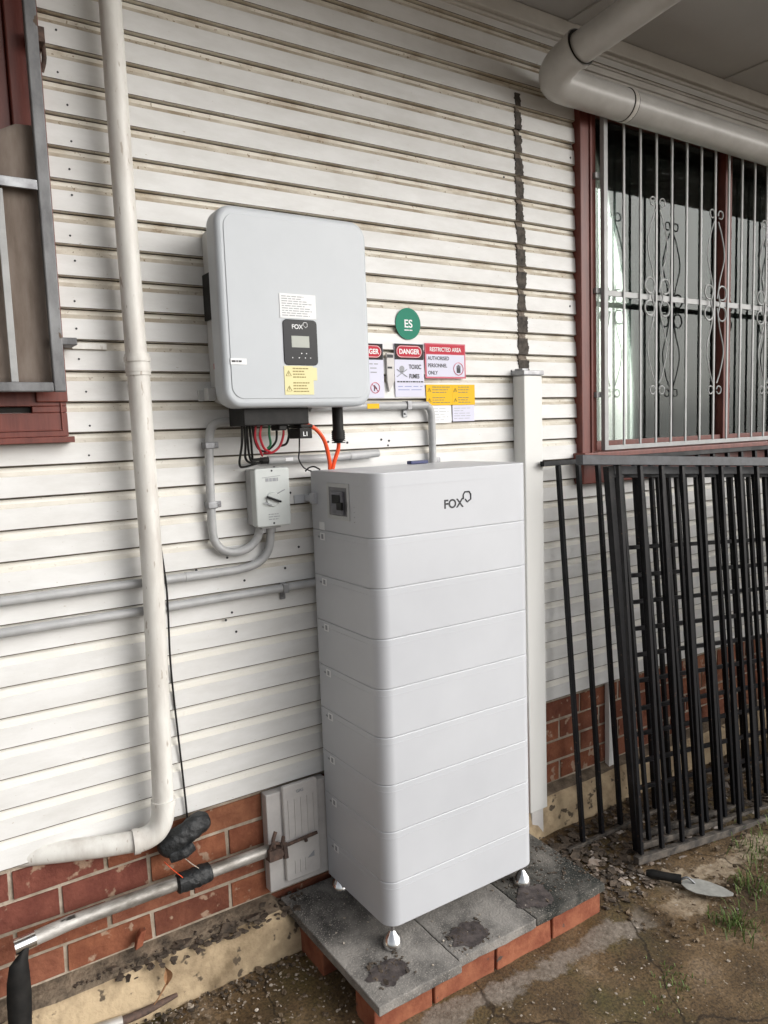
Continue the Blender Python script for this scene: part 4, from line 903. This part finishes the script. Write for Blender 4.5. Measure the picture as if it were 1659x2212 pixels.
# ------------------------------------------------------------------ small things on the ground
tw = empty('trowel', (2.2, -.56, .0), 'brick trowel with a black handle and mortar crusted blade lying on the ground', 'trowel')
g0 = Vector((2.145, -.47, gz(2.1, -.47)+.026)); g1 = Vector((2.205, -.545, gz(2.2, -.545)+.024)); dd = (g1-g0).normalized()
MB().tube([g0-dd*.02, g0, g0+dd*.05, g1], [.010, .0165, .0145, .0165], 14).build('handle', M['black'], tw, smooth=True)
MB().tube([g1, g1+dd*.02+Vector((0, 0, .012)), g1+dd*.045+Vector((0, 0, -.004))], .004, 8, sm=4).build('shank', M['steel'], tw, smooth=True)
mb = MB(); a0 = Vector((2.205, -.548, 0)); dv = Vector((.080, -.150, 0)).normalized(); nv_ = Vector((-dv.y, dv.x, 0)); outl = []
for (t, ww) in ((0, .012), (.02, .034), (.05, .045), (.09, .042), (.13, .030), (.165, .008)): outl.append((t, ww))
pl = [a0+dv*t+nv_*ww for t, ww in outl]+[a0+dv*t-nv_*ww for t, ww in reversed(outl)]
zz = gz(2.2, -.6)+.016
mb.prism([(p.x, p.y) for p in pl], zz, zz+.003, plane='xy'); mb.build('blade', M['bladem'], tw, bevel=.001)
def scatter(name, n, regions, size, m, kind_label, flat=.5, seed=3, zoff=0):
    rnd = random.Random(seed); mb = MB(); tot = sum(r[4] for r in regions)
    for _ in range(n):
        t = rnd.uniform(0, tot)
        for (x0, x1, y0, y1, wt, zf) in regions:
            t -= wt
            if t <= 0: break
        x = rnd.uniform(x0, x1); y = rnd.uniform(y0, y1); s_ = size*rnd.uniform(.4, 1.3)*(2 if rnd.random() < .06 else 1)
        z = zf(x, y)+zoff
        rot = Matrix.Rotation(rnd.uniform(0, 6.28), 3, 'Z') @ Matrix.Rotation(rnd.uniform(-.5, .5), 3, 'X')
        vs = []; k = rnd.randint(4, 6)
        for zz in (0, 1):
            for i in range(k):
                a = 2*math.pi*i/k; v_ = Vector((s_*math.cos(a)*rnd.uniform(.6, 1.3), s_*math.sin(a)*rnd.uniform(.4, .9), s_*flat*zz)); vs.append(rot @ v_+Vector((x, y, z)))
        mb.add(vs, [tuple(range(k-1, -1, -1)), tuple(range(k, 2*k))]+[(i, (i+1) % k, (i+1) % k+k, i+k) for i in range(k)])
    o = mb.build(name, m); return tag(o, kind_label, 'debris', kind='stuff')
gg = lambda x, y: gz(x, y)+.004
scatter('rubble', 480, [(.2, 1.0, -.5, -.09, 3, gg), (.3, 1.0, -.2, -.09, 2.5, gg), (.95, 1.8, -.9, -.6, 1.2, gg), (1.8, 3.2, -.9, -.2, 2, gg)], .0045, M['chips'], 'pale chips and crumbs scattered over the ground', seed=3)
scatter('litter', 420, [(1.0, 1.12, -.47, -.37, 1, lambda x, y: pz(y)+.001), (1.27, 1.40, -.48, -.39, 1, lambda x, y: pz(y)+.001), (1.56, 1.87, -.47, -.2, 2.5, lambda x, y: pz(y)+.001)], .0045, M['dirt'], 'dark soil crumbs scattered over the pavers', flat=.3, seed=21)
scatter('rubble', 60, [(.98, 1.8, -.50, -.10, 1, lambda x, y: pz(y)+.002)], .0035, M['chips'], 'pale crumbs scattered on the pavers', seed=5)
scatter('litter', 1300, [(1.88, 3.3, -.42, -.07, 4, gg), (.4, .95, -.09, -.0, .6, lambda x, y: .135+.0), (1.83, 2.15, -.50, -.1, 1, gg)], .013, M['dirt'], 'dark leaf litter and soil behind the fence panels', flat=.35, seed=8)
scatter('litter', 260, [(1.9, 3.2, -.45, -.07, 4, gg), (1.85, 2.15, -.50, -.2, 2, gg)], .012, mat('mixed litter', (.16, .10, .06), (.46, .42, .38), rough=.9, scale=12), 'pale and brown scraps among the litter behind the fence panels', flat=.15, seed=12)
scatter('litter', 500, [(.2, 1.0, -.35, -.09, 1, gg), (1.9, 3.0, -.75, -.45, .8, gg)], .007, mat('brown crumbs', (.07, .048, .03), (.24, .18, .12), rough=.95, scale=30), 'brown crumbs of soil and bark on the concrete', flat=.6, seed=31)
scatter('litter', 260, [(.3, 1.0, -.045, -.0, 1, lambda x, y: .142), (.35, .9, -.13, -.085, .6, gg)], .006, M['dirt'], 'dark crumbs lying on the ledge of the footing', flat=.5, seed=15)

def grass(n, spots, seed=4):
    rnd = random.Random(seed); mb = MB()
    for (cx, cy, sr, cnt, h) in spots:
        for _ in range(cnt):
            x = cx+rnd.gauss(0, sr); y = cy+rnd.gauss(0, sr); a = rnd.uniform(0, 6.28); hh = h*rnd.uniform(.5, 1.2); ln = rnd.uniform(.3, .9)*hh; w_ = .0018
            dx, dy = math.cos(a), math.sin(a); z = gz(x, y)-.002; nx_, ny_ = -dy*w_, dx*w_
            mb.add([(x-nx_, y-ny_, z), (x+nx_, y+ny_, z), (x+dx*ln*.45-nx_*.8, y+dy*ln*.45-ny_*.8, z+hh*.7), (x+dx*ln*.45+nx_*.8, y+dy*ln*.45+ny_*.8, z+hh*.7), (x+dx*ln, y+dy*ln, z+hh*.85)], [(0, 1, 3, 2), (2, 3, 4)])
    o = mb.build('grass', M['grassm']); return tag(o, 'sparse green grass growing in cracks of the concrete', 'grass', kind='stuff')
grass(0, [(2.16, -.77, .035, 110, .045), (2.40, -.70, .04, 90, .06), (2.62, -.62, .06, 120, .05), (2.8, -.62, .08, 140, .05), (1.82, -.80, .03, 60, .018), (2.75, -.85, .10, 120, .04), (2.3, -.9, .08, 70, .02), (1.70, -.84, .03, 30, .012), (3.1, -.7, .12, 160, .05)])
# white scrap at right edge
mb = MB(); mb.add([(2.49, -.73, gz(0, -.7)+.02), (2.53, -.72, gz(0, -.7)+.035), (2.545, -.755, gz(0, -.7)+.018), (2.50, -.765, gz(0, -.7)+.03), (2.515, -.742, gz(0, -.7)+.042)], [(0, 1, 4), (1, 2, 4), (2, 3, 4), (3, 0, 4)])
tag(mb.build('paper_scrap', M['white']), 'crumpled white scrap in the grass at the right edge', 'scrap')
